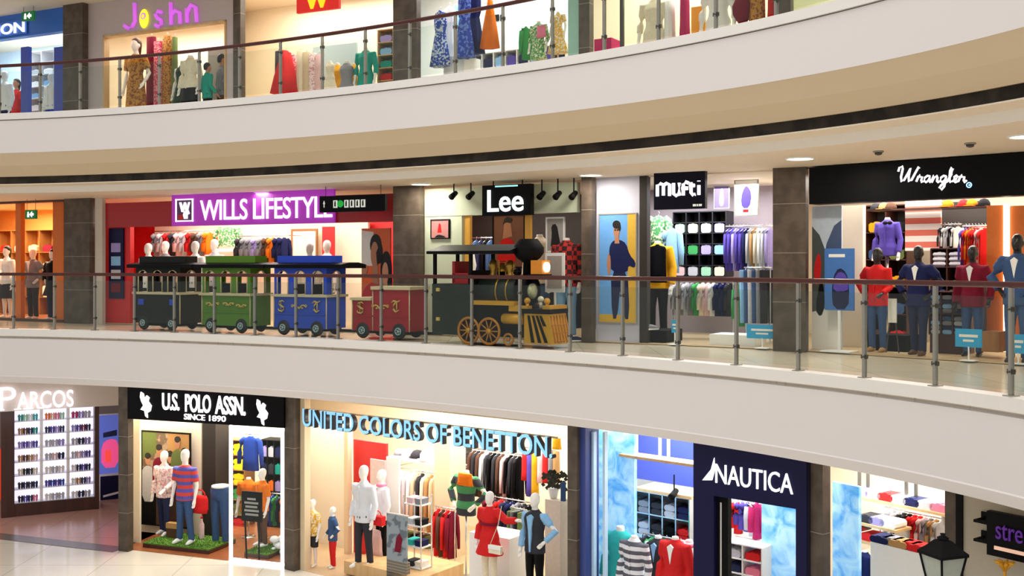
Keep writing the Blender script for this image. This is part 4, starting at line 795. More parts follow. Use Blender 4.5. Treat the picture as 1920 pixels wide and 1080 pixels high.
hang('bright green long shirt hanging between the low rail and the jeans', FB, 1387, 532, 612, 26, 1.2, 'green', 'shirt', rz=.5)
hang('green floral shirt hung above the yellow sleeved jacket', FB, 1235, 405, 462, 44, 1.7, 'floral green', 'shirt', t=.12); hang('pale blue shirt hung beside the green floral shirt', FB, 1260, 428, 512, 34, 1.5, 'sky', 'shirt', rz=.4, t=.1)
figure('headless mannequin in black jacket with mustard sleeves and white cords', 1233, 452, 622, FB, fd(FB, 1233, 1.2), 'jacket', 'mustard', 'trousers', 'black', ('down', 'down'), head=False, zf=0)
hang('black vest over the mustard sleeved jacket', FB, 1233, 458, 530, 30, 1.0, 'black', 'vest', hook=False, t=.06)
fpanel('display_platform', FB, 1128, 1250, 618, 640, .2, .7, 'matt black', 'low black platform with shoes beneath the man poster', 'platform'); fpanel('low_table', FB, 1330, 1415, 628, 652, .2, .6, 'white', 'low white display table beside the grey stone column', 'table')
def shoe(label, fr, s, k, z, c, rz=0, L=.27, group=None):
    e = empty('shoe', fr.w(s, k, z), fr.rz + rz, label, 'shoe', group); b = MB(); b.tube([(-L * .45, 0, .05), (-L * .2, 0, .055), (L * .15, 0, .045), (L * .4, 0, .03), (L * .5, 0, .022)], [.035, .045, .04, .032, .016], 10); b.tube([(-L * .38, 0, .05), (-L * .3, 0, .10)], [.04, .036], 10); ob('upper', b, cloth(c), e)
    ob('sole', MB().prism([(-L * .5, 0), (L * .48, 0), (L * .54, .02), (-L * .5, .025)], -.04, .04), 'white', e)
zp = FB.z(1189, 618, .1)
for i, c in enumerate(('white', 'sky', 'white', 'navy', 'silver', 'white', 'grey')): shoe(f"{c} sports shoe, {ORD[i]} from the grey column on the black platform", FB, FB.s(1136, .3) + .155 * i, .22 + .06 * (i % 2), zp, c, 1.2, group='shoes on the black platform')
for i, (px, c) in enumerate(((1075, 'white'), (1084, 'navy'), (1062, 'sky'))): shoe(f"{c} shoe on the floor by the checked shirt mannequin, {ORD[i]} of three", FB, FB.s(px, -.1), -.1 - .1 * i, .0, c, .9, group='shoes beside the engine')
def sticker(label, fr, px, py, w_, h_, k=-.05):
    e, w, h = sign('offer_sign', label, fr, px - w_ / 2, px + w_ / 2, py - h_ / 2, py + h_ / 2, k, .02, mat('offer blue', '#2aa3d8', .4, var=.03)); ob('print_line', MB().box(-w * .35, w * .35, -.004, 0, h * .55, h * .7).box(-w * .2, w * .2, -.004, 0, h * .3, h * .42), 'paper', e)
    z = fr.z(px, py + h_ / 2, k); ob('foot', MB().cyl((0, .01, -z), (0, .01, .01), .012, 8).box(-.1, .1, -.08, .1, -z, -z + .012), 'white', e)
sticker('small narrow blue offer sign under the low shirt rail', FB, 1265, 612, 12, 24); sticker('wide pale blue offer sign on the floor before the jeans', FB, 1429, 622, 58, 26)
# --- black fascia shop
e, w, h = sign('shop_sign', 'long black fascia with white script lettering over the denim shop', FC, 1517, 1985, 298, 373, -.12, .3, 'black')
T = lambda px, py: (FC.s(px, -.12) - FC.s(1517, -.12) - w / 2, FC.z(px, py, -.12) - FC.z(1751, 373, -.12))
b = MB()
def script(pts, r=.016): b.tube([(T(1680 + x, y)[0], -.02, T(1680 + x, y)[1]) for x, y in pts], r, 6)
GLY = [([(0, 1.6), (.1, 2.2), (.5, 2.4), (.62, 2.0), (.5, .8), (.65, .1), (1.0, .3), (1.5, 1.4), (1.75, 2.1), (1.62, 1.0), (1.75, .1), (2.1, .3), (2.6, 1.5), (2.95, 2.3), (3.1, 2.1)], 2.85),
    ([(0, .1), (.25, .9), (.35, 1.1), (.45, .8), (.8, .8), (.72, .3), (.85, 0), (1.0, .1)], 1.0), ([(.95, .9), (.6, 1.0), (.2, .7), (.15, .25), (.45, 0), (.8, .3), (.95, .9), (.9, .25), (1.1, 0), (1.25, .15)], 1.2),
    ([(0, .1), (.2, 1.0), (.22, 0), (.45, .8), (.75, 1.0), (.88, .7), (.88, .15), (1.05, 0), (1.2, .15)], 1.2), ([(.95, .9), (.6, 1.0), (.2, .7), (.15, .25), (.45, 0), (.8, .3), (.95, .9), (.85, -.6), (.5, -1.1), (.15, -.8), (.4, -.4), (1.2, .15)], 1.2),
    ([(0, .1), (.5, 1.2), (.62, 2.0), (.4, 2.2), (.25, 1.7), (.3, .4), (.5, 0), (.75, .15)], .78), ([(0, .15), (.5, .5), (.7, .85), (.5, 1.05), (.2, .8), (.15, .3), (.45, 0), (.85, .2)], .85), ([(0, .1), (.25, .9), (.35, 1.1), (.45, .8), (.85, .8), (.8, .3), (.95, 0), (1.25, .3)], 1.0)]
gx = 0
for g_, a_ in GLY: script([(3 + 12.6 * (gx + x + y * .12), 342 - 12.6 * y) for x, y in g_], .0155); gx += a_
ob('lettering', b, GL, e); c0 = T(1818, 347); ob('registered_mark', MB().torus((c0[0], -.02, c0[1]), .034, .008, 'y', 16, 6).cyl((c0[0], -.015, c0[1]), (c0[0], .01, c0[1]), .012, 10), mat('sign blue dot', '#9fd0ff', emit=1.6), e)
MT = [(mat('print sky', '#c9d6e2', .5), [(0, .45), (1, .45), (1, 1), (0, 1)]), (mat('print mountain', '#4a5a7c', .5), [(.3, .5), (.5, .74), (.75, .86), (.75, .5)]), ('print mountain', [(.75, .5), (.75, .86), (1, .9), (1, .5)]), (mat('print rock', '#4c5450', .5), [(0, .2), (0, .86), (.25, .8), (.3, .2)]), ('print rock', [(.3, .2), (.25, .8), (.55, .64), (.6, .2)]), ('print rock', [(.6, .2), (.55, .64), (1, .42), (1, .2)]), ('white paint', [(0, 0), (1, 0), (1, .32), (0, .26)]), ('matt black', [(.1, .28), (.3, .5), (.4, .44), (.45, .3), (.3, .22)]), (cloth('red'), [(.05, .55), (.2, .68), (.32, .64), (.3, .48), (.12, .44)])]
picture('tall mountain and snow poster beside the grey stone column', FC, 1523, 1578, 386, 656, .35, 'print sky', None, shapes=MT); fpanel('wall_front', FC, 1578, 1618, 385, 648, 1.1, .1, 'beige wall', kind='structure', z0=0)
CAP = [(cloth('indigo'), [(.3, .02), (.25, .3), (.3, .55), (.5, .7), (.75, .62), (.85, .4), (.82, .02)]), (cloth('purple'), [(.3, .3), (.32, .5), (.5, .64), (.75, .58), (.82, .4), (.8, .32)]), ('white paint', [(.15, .86), (.7, .86), (.7, .91), (.15, .91)])]
e = picture('square blue poster of a dark cap on a stand', FC, 1546, 1601, 466, 582, .12, mat('print blue', '#3f72b8', .5), None, shapes=CAP); zz = FC.z(1573, 582, .12); ob('foot', MB().box(-.02, .02, 0, .03, -zz, 0).box(-.25, .25, -.15, .15, -zz, -zz + .02), 'white', e)
cell, cw, ch = shelf_unit('dark wood wall shelf behind the purple shirt form', FC, 1622, 1700, 385, 640, 2.6, .45, 2, 5, 'dark wood', 'dark wall')
for i in range(2):
    for j in range(5):
        x, z = cell(i, j); c = ['mustard', 'brown', 'denim', 'charcoal', 'red', 'olive', 'tan'][(i * 3 + j * 2) % 7]; folded(f'{c} folded shirt in {ORD[i]} bay, {ORD[j]} shelf down of the dark wood shelf', FC, x, 2.62, z, cw * .7, ch * .35, c, .35, 'folded clothes on the dark wood shelf')
fpanel('striped_banner', FC, 1697, 1764, 376, 470, 2.5, .04, mat('banner stripes', '#f3ece4', .6, kind='stripe_z', hx2='#e0705e', scale=1.55), 'white and red striped banner in the middle of the denim shop', 'banner')
cell, cw, ch = shelf_unit('dark shelf of striped folded shirts beneath the striped banner', FC, 1745, 1806, 466, 640, 1.6, .4, 2, 5, 'dark wood', 'dark wall')
for i in range(2):
    for j in range(5):
        x, z = cell(i, j)
        for q in range(3 if j in (0, 2, 3) else 1):
            c = ('stripe grey' if j in (0, 3) else ['silver', 'denim', 'olive'][(i + j + q) % 3]); nm = 'grey striped' if c == 'stripe grey' else c
            folded(f'{nm} folded shirt, {ORD[q]} up in {ORD[i]} bay, {ORD[j]} shelf beneath the striped banner', FC, x, 1.62, z + q * ch * .26, cw * .8, ch * .24, c, .3, 'folded shirts under the striped banner')
fpanel('wall_inner', FC, 1766, 1852, 378, 640, 2.9, .05, 'dark wall', kind='structure', z0=0)
row('the dark side wall of the denim shop', 'the striped banner', FC, 1768, 1800, 425, 470, 2.5, ['charcoal', 'white', 'silver', 'black', 'white'], 'shirt', rz=.9, label_rail='short dark rail of white and charcoal shirts beside the striped banner', wall=.4, group='shirts beside the striped banner')
fpanel('high_shelf', FC, 1625, 1850, 389, 392, 2.0, .45, 'dark wood', 'long dark high shelf with caps in the denim shop', 'shelf')
for i, (px, c) in enumerate(((1640, 'charcoal'), (1655, 'tan'), (1668, 'brown'), (1775, 'orange'), (1805, 'red'), (1820, 'orange'), (1843, 'black'))):
    s = FC.s(px, 2.1); o = ob('cap', MB().rings([(0, 0, 0, .09, .11), (0, 0, .05, .09, .105), (0, 0, .1, .06, .07), (0, 0, .12, .01, .01)], 14), cloth(c), None, FC.w(s, 2.15, FC.z(1737, 389, 2.0)), FC.rz, label=f'{c} cap, {ORD[i]} from the mountain poster on the high dark shelf', cat='cap', group='caps on the high shelf'); ob('brim', MB().prism([(-.07, 0), (.07, 0), (.07, .012), (-.07, .012)], -.17, -.08), cloth(c), o)
row('the red rail by the orange panel', 'the striped shirts', FC, 1808, 1850, 428, 500, 1.4, ['purple', 'red', 'orange', 'red', 'red', 'rose', 'red'], 'shirt', rz=.9, label_rail='dark rail of red shirts beside the orange panel', wall=2.0, group='red shirts by the orange panel')
for a, b_, nm in ((1850, 1881, 'beside the red shirts'), (1892, 1960, 'at the shop end')): fpanel('orange_screen', FC, a, b_, 385, 660, 1.0, .06, 'orange wall', 'tall orange wall panel ' + nm, 'panel')
fpanel('light_strip', FC, 1881, 1891, 383, 660, .95, .08, mat('strip glow', '#fff3d8', emit=3), 'tall glowing white light strip between the orange panels', 'light')
torso('headless dress form in a purple bow tie shirt high in the denim shop', FC, 1664, 408, 478, 1.5, 'shirt', 'purple', 0.0)
ob('bow_tie', MB().ball((-.04, 0, 0), (.045, .02, .03), 8, 6).ball((.04, 0, 0), (.045, .02, .03), 8, 6), cloth('black'), None, FC.w(FC.s(1664, 1.35), 1.35, FC.z(1664, 418, 1.35)), FC.rz, label='black bow tie on the purple shirt form', cat='bow tie')
figure('mannequin in a red jacket and jeans near the blue cap poster', 1645, 466, 655, FC, fd(FC, 1645, .55), 'shirt', 'red', 'trousers', 'denim', ('hip', 'fwd'), zf=.0, skin='dark mannequin', hair='hair', shoes='tan')
figure('tall mannequin in dark blue jacket and jeans amid the denim shop', 1722, 460, 666, FC, F * CZ / 171, 'jacket', 'navy', 'trousers', 'indigo', ('hip', 'hip'), zf=0, skin='dark mannequin', shoes='brown leather', stride=.08)
figure('dark headed mannequin in a red jacket with pale jeans by the orange panel', 1824, 460, 650, FC, fd(FC, 1824, .75), 'jacket', 'maroon', 'trousers', 'denim', ('down', 'bent'), zf=0, skin='dark mannequin')
figure('mannequin in a denim vest over a white shirt at the end of the denim shop', 1908, 438, 665, FC, fd(FC, 1908, .2), 'jacket', 'denim', 'trousers', 'denim', ('hip', 'hip'), zf=0, skin='dark mannequin')
cell, cw, ch = shelf_unit('low dark shelf of folded jeans in front of the striped shirts', FC, 1742, 1808, 548, 628, .9, .4, 3, 2, 'dark wood', 'dark wall', to_floor=0)
for i in range(3):
    for j in range(2):
        x, z = cell(i, j)
        for q in range(4): c = ['denim', 'silver', 'grey', 'sky', 'indigo', 'grey'][(i * 2 + j + q) % 6]; folded(f'{c} folded jeans, {ORD[q]} up in {ORD[i]} bay, {ORD[j]} board of the low dark shelf', FC, x, .92, z + q * ch * .21, cw * .8, ch * .19, c, .3, 'folded jeans on the low dark shelf')
fpanel('display_plinth', FC, 1626, 1700, 628, 660, .75, .5, 'matt black', 'low black plinth behind the red jacket mannequin', 'plinth', z0=0)
fpanel('wooden_crate', FC, 1840, 1872, 622, 660, .5, .4, 'wood', 'brown wooden crate on the floor by the orange panel', 'crate')
sticker('blue square offer sign on the floor of the denim shop', FC, 1816, 634, 50, 34); sticker('blue offer sign at the denim shop end beside the vest mannequin', FC, 1909, 645, 28, 36)
e, w, h = sign('easel_board', 'small pale board on a thin easel by the red jacket mannequin', FC, 1665, 1680, 560, 605, .5, .03, 'paper'); z = FC.z(1672, 605, .5); ob('leg', MB().cyl((-.05, .02, 0), (-.1, .02, -z), .01, 6), 'dark steel', e); ob('leg', MB().cyl((.05, .02, 0), (.1, .02, -z), .01, 6), 'dark steel', e)
# ================================================================== upper floor
exit_sign('green exit sign under the upper ceiling before the blue shop', FA, 52, 30, -.5, 23, 17, 7.45)
fpanel('shop_fascia', FA, -60, 118, 17, 70, -.08, .2, mat('fascia blue', '#2f6fd0', .4, var=.04), 'bright blue fascia board of the upper corner shop', 'fascia board')
e, w, h = sign('shop_sign', 'white lit letters partly cut off on the blue fascia', FA, -58, 50, 43, 70, -.12, .03, 'fascia blue'); text('ION', w * .46, h * .74, GL, e, w * .25, -.03, h * .1, bold=.02)
for a, b_ in ((39, 53), (101, 118)): fpanel('trim_8' if a < 50 else 'trim_9', FA, a, b_, 88, 260, .1, .1, 'blue wall', kind='structure')
cell, cw, ch = shelf_unit('white wall shelf with folded shirts between the blue posts', FA, 53, 101, 95, 250, 1.2, .4, 2, 7, 'white', 'white paint')
for i in range(2):
    for j in range(1, 6): x, z = cell(i, j); c = ['white', 'silver', 'white', 'sky', 'white'][(i + j) % 5]; folded(f'{c} folded shirt in {ORD[i]} bay, {ORD[j]} shelf down of the white shelf', FA, x, 1.22, z, cw * .7, ch * .4, c, .3, 'folded shirts on the white shelf')
figure('mannequin in a white shirt with navy tie at the upper corner shop', 9, 133, 232, FA, FA.d(9, .3), 'shirt', 'white', 'trousers', 'navy', zf=ZU)
figure('dark haired child figure in a red and white dress', 31, 148, 240, FA, FA.d(31, .8), 'dress', 'red', None, fem=True, zf=ZU, skin='skin', hair='hair', cat='mannequin')
figure('mannequin in a white shirt and blue jeans beside the upper dark column', 96, 138, 232, FA, FA.d(96, .25), 'shirt', 'white', 'trousers', 'blue', zf=ZU)
# lilac-grey shop with curly sign
mat('facade grey', '#c4b6b4', .5, var=.03)
s0, s1, sa, sb = FA.s(165), FA.s(438), FA.s(196), FA.s(426); zt = FA.z(300, 54)
b = MB().box(s0 - s0, sa - s0, 0, .12, 0, 3.05).box(sb - s0, s1 - s0, 0, .12, 0, 3.05).box(sa - s0, sb - s0, 0, .12, zt - ZU, 3.05); struct('wall_front', b, 'facade grey', FA.w(s0, -.02, ZU), FA.rz)
b = MB().box(0, .04, -.02, .14, 0, zt - ZU).box(sb - sa - .04, sb - sa, -.02, .14, 0, zt - ZU).box(0, sb - sa, -.02, .14, zt - ZU - .04, zt - ZU); struct('door_1', b, 'light wood', FA.w(sa, -.03, ZU), FA.rz)
S0 = FA.w(FA.s(300, -.06), -.06, FA.z(300, 50, -.06)); e = empty('shop_sign', S0, FA.rz, 'thin purple rounded letters with a yellow bud shape on the grey wall', 'sign')
U = lambda px, py: (FA.s(px, -.06) - FA.s(300, -.06), 0, FA.z(px, py, -.06) - S0.z); PU = mat('sign violet', '#c05ad0', emit=.95)
def pl(pts, r=.042): ob('letter', MB().tube([U(*p) for p in pts], r, 8), PU, e)
pl([(252, 6), (253, 40), (248, 50), (240, 53), (233, 48)]); pl([(303, 23), (296, 21), (291, 27), (295, 34), (302, 38), (303, 45), (297, 50), (291, 47)]); pl([(320, 5), (321, 46)]); pl([(321, 28), (328, 20), (337, 24), (338, 44)]); pl([(350, 16), (351, 42)]); pl([(351, 24), (358, 9), (367, 14), (369, 41)])
c_ = U(270, 35); ob('bud', MB().ball((c_[0], 0, c_[2]), (.14, .045, .22), 14, 10), mat('sign yellow', '#e8e23a', emit=1.0), e); ob('bud_petal', MB().torus((c_[0] + .01, -.03, c_[2] + .05), .06, .018, 'y', 16, 6), PU, e)
figure('mannequin in a gold sari with brown hair at the grey shop doorway', 255, 72, 222, FA, FA.d(255, .5), 'sari', 'floral gold', None, fem=True, zf=ZU, skin='mannequin', hair='brown leather', poses=('down', 'bent'))
for px, a, c, nm in ((284, 70, 'maroon', 'dark red'), (297, 78, 'floral pink', 'pink flowered'), (314, 68, 'floral gold', 'gold patterned'), (328, 70, 'olive', 'olive')): hang(nm + ' sari cloth draped tall inside the grey shop', FA, px, a, 240, 17 if c != 'olive' else 7, .9, c, 'drape', t=.14, cat='sari')
figure('headless mannequin in a cream top and black skirt by the draped saris', 357, 104, 232, FA, FA.d(357, .3), 'shirt', 'cream', 'skirt', 'black', head=False, zf=ZU, fem=True)
figure('headless mannequin in a dark green gown by the draped saris', 343, 118, 236, FA, FA.d(343, .6), 'gown', 'pine cloth', None, head=False, zf=ZU, fem=True)
fpanel('wall_inner', FA, 390, 426, 88, 250, 1.4, .05, 'grey wall', kind='structure')
figure('person with short black hair in a teal shirt, back turned', 389, 118, 0, FA, FA.d(389, .25), 'shirt', 'teal', 'trousers', 'black', ('bent', 'down'), zf=ZU, rz=2.75, cat='person', name='person', skin='skin', hair='hair', shoes='black')
figure('person with black hair in a grey shirt at the doorway edge', 416, 102, 0, FA, FA.d(416, .7), 'shirt', 'grey', 'trousers', 'brown', ('down', 'down'), zf=ZU, rz=2.6, cat='person', name='person', skin='skin', hair='hair', shoes='black')
# cream shop with the red square sign
e, w, h = sign('shop_sign', 'red square sign with a yellow letter cut by the picture top', FA, 556, 635, -42, 20, -.1, .08, mat('sign red', '#c01f1c', emit=.7)); text('W', w * .62, h * .66, mat('sign gold', '#f2c21c', emit=1.0), e, 0, -.02, h * .07, bold=.07); ob('hanging_rod', MB().cyl((-w * .3, .04, h), (-w * .3, .04, 7.45 - FA.z(595, 20, -.1)), .012, 8), 'chrome', e); ob('hanging_rod', MB().cyl((w * .3, .04, h), (w * .3, .04, 7.45 - FA.z(595, 20, -.1)), .012, 8), 'chrome', e)
hang('wide red embroidered skirt dress beside the cream wall', FA, 536, 96, 176, 40, .7, 'red', 'gown', t=.3, cat='dress'); hang('long dark grey dupatta hanging behind the red dress', FA, 522, 96, 185, 12, 1.0, 'charcoal', 'drape', t=.08, cat='scarf'); hang('pink flowered long dress close to the red embroidered dress', FA, 550, 104, 178, 14, .9, 'floral pink', 'drape', t=.14, cat='dress')
for i, (px, c, nm) in enumerate(((563, 'cream', 'cream'), (575, 'beige', 'beige'), (586, 'floral white', 'flower printed'), (598, 'rose', 'rose'))): hang(f'{nm} long tunic hanging between the red dress and blue panel, {ORD[i]} in line', FA, px, 96 + i * 2, 190, 14, .8, c, 'drape', t=.1, cat='tunic')
fpanel('table_panel', FA, 587, 668, 84, 190, 1.3, .06, mat('panel sky', '#bcd8e2', .6, var=.05), 'pale blue backdrop board behind the mustard tunics', 'board')
for i, (px, c, kk) in enumerate(((619, 'cream', 'gown'), (633, 'mustard', 'kurta'), (650, 'grey', 'kurta'), (664, 'mustard', 'gown'))): torso(f'{c} tunic on a dress form before the pale blue board, {ORD[i]} from the red dress', FA, px, 114 + (i % 2) * 4, 195, .5 + .4 * (i % 2), kk, c, ZU, fem=True, arms=False)
torso('teal long tunic on a dress form next to the bright shelf', FA, 686, 90, 178, .6, 'kurta', 'teal', ZU, fem=True)
cell, cw, ch = shelf_unit('wall shelf with colourful folded clothes beside the upper dark column', FA, 708, 737, 55, 175, 1.0, .4, 1, 5, 'light wood', 'white paint')
for j, c in enumerate(('lilac', 'sky', 'teal', 'red', 'orange')): x, z = cell(0, j); folded(f'{c} folded cloth on the {ORD[j]} shelf beside the upper dark column', FA, x, 1.02, z, cw * .75, ch * .5, c, .3, 'folded cloth on the upper light wood shelf')
# cool white shop
for i, (px, y0, y1, c, nm, kk) in enumerate(((826, 20, 125, 'floral blue', 'blue and white printed', 'dress'), (843, 12, 108, 'white', 'white', 'dress'), (857, 8, 105, 'sky', 'pale blue', 'dress'), (871, -10, 108, 'print royal', 'royal blue printed', 'dress'), (890, -8, 100, 'navy', 'navy', 'dress'))): hang(nm + ' long dress hanging in the cool white shop', FB, px, y0, y1, 22, .4 + .4 * (i % 3), c, kk, t=.12, cat='dress', fold=.2)
hang('orange cone shaped long dress hanging in the cool white shop', FB, 919, 0, 90, 33, .6, 'orange', 'gown', t=.12)
torso('green and pink scarfed top on a dress form behind the glass', FB, 1010, 40, 112, .5, 'kurta', 'floral green', ZU); hang('pink scarf round the neck of the green top', FB, 1015, 48, 70, 16, .2, 'pink', 'drape', t=.06, cat='scarf', hook=False)
torso('yellow flower dress on a dress form beside the green glass column', FB, 1046, 22, 100, .6, 'dress', 'floral yellow', ZU, fem=True); hang('dark green jacket hanging beside the green and pink top', FB, 986, 50, 112, 20, .7, 'green', 'jacket', rz=.8)
fpanel('display_counter', FB, 832, 870, 105, 180, .5, .6, 'white', 'white display counter under the printed dresses', 'counter'); cell, cw, ch = shelf_unit('low white shelf of purple folded clothes along the glass', FB, 882, 1060, 92, 150, 1.4, .4, 8, 2, 'white', 'grey wall', to_floor=ZU)
for i in range(8):
    for j in range(2): x, z = cell(i, j); c = ['purple', 'lilac', 'indigo', 'magenta', 'sky', 'blue'][(i * 2 + j) % 6]; folded(f'{c} folded cloth in {ORD[i]} bay, {ORD[j]} row of the low white shelf', FB, x, 1.42, z, cw * .7, ch * .6, c, .3, 'folded clothes on the low white shelf')
for i, px in enumerate((931, 941)): ob('switch_plate', MB().box(-.05, .05, -.02, 0, -.07, .07), 'black', None, FB.w(FB.s(px, 2.55), 2.58, FB.z(px, 33, 2.55)), FB.rz, label='small black wall plate near the orange dress, ' + ('first' if i == 0 else 'second') + ' of two', cat='wall plate')
fpanel('glass_column', FB, 1065, 1086, -60, 190, -.15, .12, mat('teal glass', '#9cc4b4', .15), 'pale teal glass fin beside the upper dark column', 'glass fin')
# cream gown shop
fpanel('trim_10', FB, 1162, 1168, -60, 190, .0, .06, 'dark steel', kind='structure')
for px, y0, y1, wp, c, nm, kk in ((1256, 4, 84, 18, 'white', 'narrow white', 'drape'), (1284, -20, 75, 15, 'magenta', 'magenta', 'drape'), (1447, -30, 40, 12, 'red', 'bright red', 'drape'), (1420, -40, 60, 28, 'floral gold', 'brown and gold', 'drape')): hang(nm + ' gown hanging in the upper cream shop', FB, px, y0, y1, wp, .5, c, kk, t=.2, cat='gown')
for px, yt, c, nm in ((1227, -6, 'cream', 'wide cream'), (1347, -34, 'white', 'bright white')): figure(f'headless mannequin in a {nm} long tunic and skirt in the upper cream shop', px, yt, 0, FB, FB.d(px, .5), 'kurta', c, 'skirt', c, ('down', 'down'), True, head=False, zf=ZU)
fpanel('magenta_box', FB, 1114, 1146, 72, 130, .4, .4, cloth('magenta'), 'magenta box standing in the upper cream shop window', 'box'); fpanel('wall_inner', FB, 1296, 1322, 12, 120, .9, .05, 'gold', kind='structure'); o = ob('vase', MB().lathe([(.06, 0), (.16, .15), (.17, .3), (.1, .45), (.07, .5), (.09, .55)], 16), cloth('maroon'), None, FB.w(FB.s(1392, .5), .5, FB.z(1392, 45, .5)), FB.rz, label='dark red vase between the white gown and brown gown', cat='vase'); z_ = FB.z(1392, 45, .5)
fpanel('pedestal', FB, 1380, 1404, 45, 130, .35, .3, 'white', 'white pedestal under the dark red vase', 'pedestal')

# ================================================================== ground floor
# --- eyewear shop in the corner corridor
struct('floor', MB().add([(-19, 22.5, 0), (plan(-60, 23.3)[0], plan(-60, 23.3)[1], 0), (plan(224, 21.9)[0], plan(224, 21.9)[1], 0), (-6, 30, 0), (-19, 32, 0)], [(0, 1, 2, 3, 4)]), 'corridor floor', (0, 0, ZL + .004))
p0, p1 = Vector(plan(-60, 23.3)), Vector(plan(224, 21.9)); tt = (p1 - p0).normalized(); nn = Vector((-tt.y, tt.x)) * .2
b = MB(); b.add([(p0.x - nn.x, p0.y - nn.y, 0), (p1.x - nn.x, p1.y - nn.y, 0), (p1.x + nn.x, p1.y + nn.y, 0), (p0.x + nn.x, p0.y + nn.y, 0)], [(0, 1, 2, 3)]); struct('floor', b, 'dark border', (0, 0, ZL + .008))
struct('wall_back', MB().box(-4, 6, 0, .1, 0, 3.4), 'grey wall', LP.w(LP.s(100), 3.4, ZL), LP.rz)
fpanel('wall_header', LP, -80, 270, 690, 767, -.25, .3, mat('header beige', '#e2d8d0', .6, var=.02), kind='structure')
e = empty('shop_sign', LP.w(LP.s(66, -.3), -.3, LP.z(66, 766, -.3)), LP.rz, 'glowing white capital letters with a larger first letter over the eyewear display', 'sign')
a0 = lambda px: LP.s(px, -.3) - LP.s(66, -.3)
text('P', a0(30) - a0(-2), .53, GL, e, (a0(30) + a0(-2)) / 2, -.03, 0, bold=.0); text('ARCOS', a0(136) - a0(30), .40, GL, e, (a0(30) + a0(136)) / 2 + .02, -.03, 0, bold=.01)
b = MB()
for px in (2, 33, 50, 56, 76): b.box(a0(px) - .07, a0(px) + .07, -.03, -.01, 0, .025)
ob('serif_lettering', b, GL, e)
area('sign_light', LP.w(LP.s(66), -.9, -2.2), (2, .3), 2.2, (.85, .85, 1), (PI / 2, 0, LP.rz))
zb, zt = LP.z(100, 938), LP.z(100, 762); s0, s1 = LP.s(27), LP.s(177); w = s1 - s0; h = zt - zb; base = LP.z(7, 970)
e = empty('eyewear_display', LP.w((s0 + s1) / 2, 0, ZL), LP.rz, 'tall white lit wall display of sunglasses in a dark wood case', 'display case'); zz = zb - ZL
ob('plinth', MB().box(-w / 2 - .2, w / 2 + .06, -.06, .4, 0, zz), 'dark wood', e); ob('side_panel', MB().box(-w / 2 - .28, -w / 2, -.08, .4, 0, zz + h + .1), 'dark wood', e); ob('side_panel', MB().box(w / 2, w / 2 + .1, -.08, .4, 0, zz + h + .1), 'dark wood', e)
ob('back_panel', MB().box(-w / 2, w / 2, .3, .36, zz, zz + h), mat('lit panel', '#ece8ff', emit=.95), e)
NR = NR_ = 7
area('display_light', LP.w(LP.s(100), -.05, ZL + zz + h + .05), (1.9, .06), 16, (.80, .80, 1), (PI / 5, 0, LP.rz))
for i in (1, 2): ob('divider', MB().box(-w / 2 + w * i / 3 - .03, -w / 2 + w * i / 3 + .03, 0, .3, zz, zz + h), 'white', e)
for j in range(NR + 1): ob('glass_shelf', MB().box(-w / 2, w / 2, 0, .3, zz + h * j / NR - .008, zz + h * j / NR + .008), mat('shelf white', '#f4f3ff', .3), e)
def glasses_mesh(w_):
    b = MB()
    for sx in (-1, 1): b.rings([(sx * w_ * .27, -.01, .0, w_ * .16, .012), (sx * w_ * .27, -.01, .02, w_ * .24, .012), (sx * w_ * .27, -.01, .05, w_ * .22, .012), (sx * w_ * .27, -.01, .065, w_ * .1, .012)], 12); b.box(sx * w_ * .5 - .006, sx * w_ * .5 + .006, -.01, .12, .04, .052)
    b.box(-w_ * .1, w_ * .1, -.018, -.004, .04, .052); return b
PAL = [['teal', 'mint', 'white', 'turquoise'], ['orange', 'peach', 'pink', 'mint'], ['magenta', 'lilac', 'silver'], ['tan', 'brown', 'navy', 'teal'], ['indigo', 'purple', 'lilac', 'indigo'], ['lilac', 'purple', 'maroon', 'indigo'], ['lilac', 'purple', 'lilac', 'purple'], ['silver', 'silver', 'lilac'], ['silver', 'indigo', 'lilac'],
       ['tan', 'brown', 'tan', 'rose'], ['silver', 'rose', 'navy'], ['silver', 'rose', 'lilac', 'purple'], ['cream', 'black', 'charcoal', 'cream'], ['white', 'silver', 'white'], ['white', 'indigo', 'purple', 'indigo'], ['black', 'indigo', 'charcoal', 'navy'], ['purple', 'blue', 'purple', 'blue'], ['white', 'tan', 'indigo', 'lilac'], ['black', 'purple', 'indigo', 'pink'], ['white', 'silver', 'silver'], ['white', 'indigo', 'silver']]
for j in range(NR_):
    for i in range(3):
        for q, c in enumerate(PAL[j * 3 + i]):
            n_ = len(PAL[j * 3 + i]); ww = w / 3 * (.7 / n_); x = (s0 + s1) / 2 - w / 2 + w / 3 * (i + .14 + .72 * (q + .5) / n_)
            o = ob('sunglasses', glasses_mesh(ww), mat('frame ' + c, CLOTH[c], .3), None, LP.w(x, .08, ZL + zz + h * (NR - 1 - j) / NR + .008), LP.rz, label=f'{c} sunglasses, {ORD[q]} in the {("bay by the wooden side", "middle bay", "bay by the lit posters")[i]}, {ORD[j]} shelf down', cat='sunglasses', group='sunglasses on the white display')
            o.scale = (1.05, 1, 2.4)
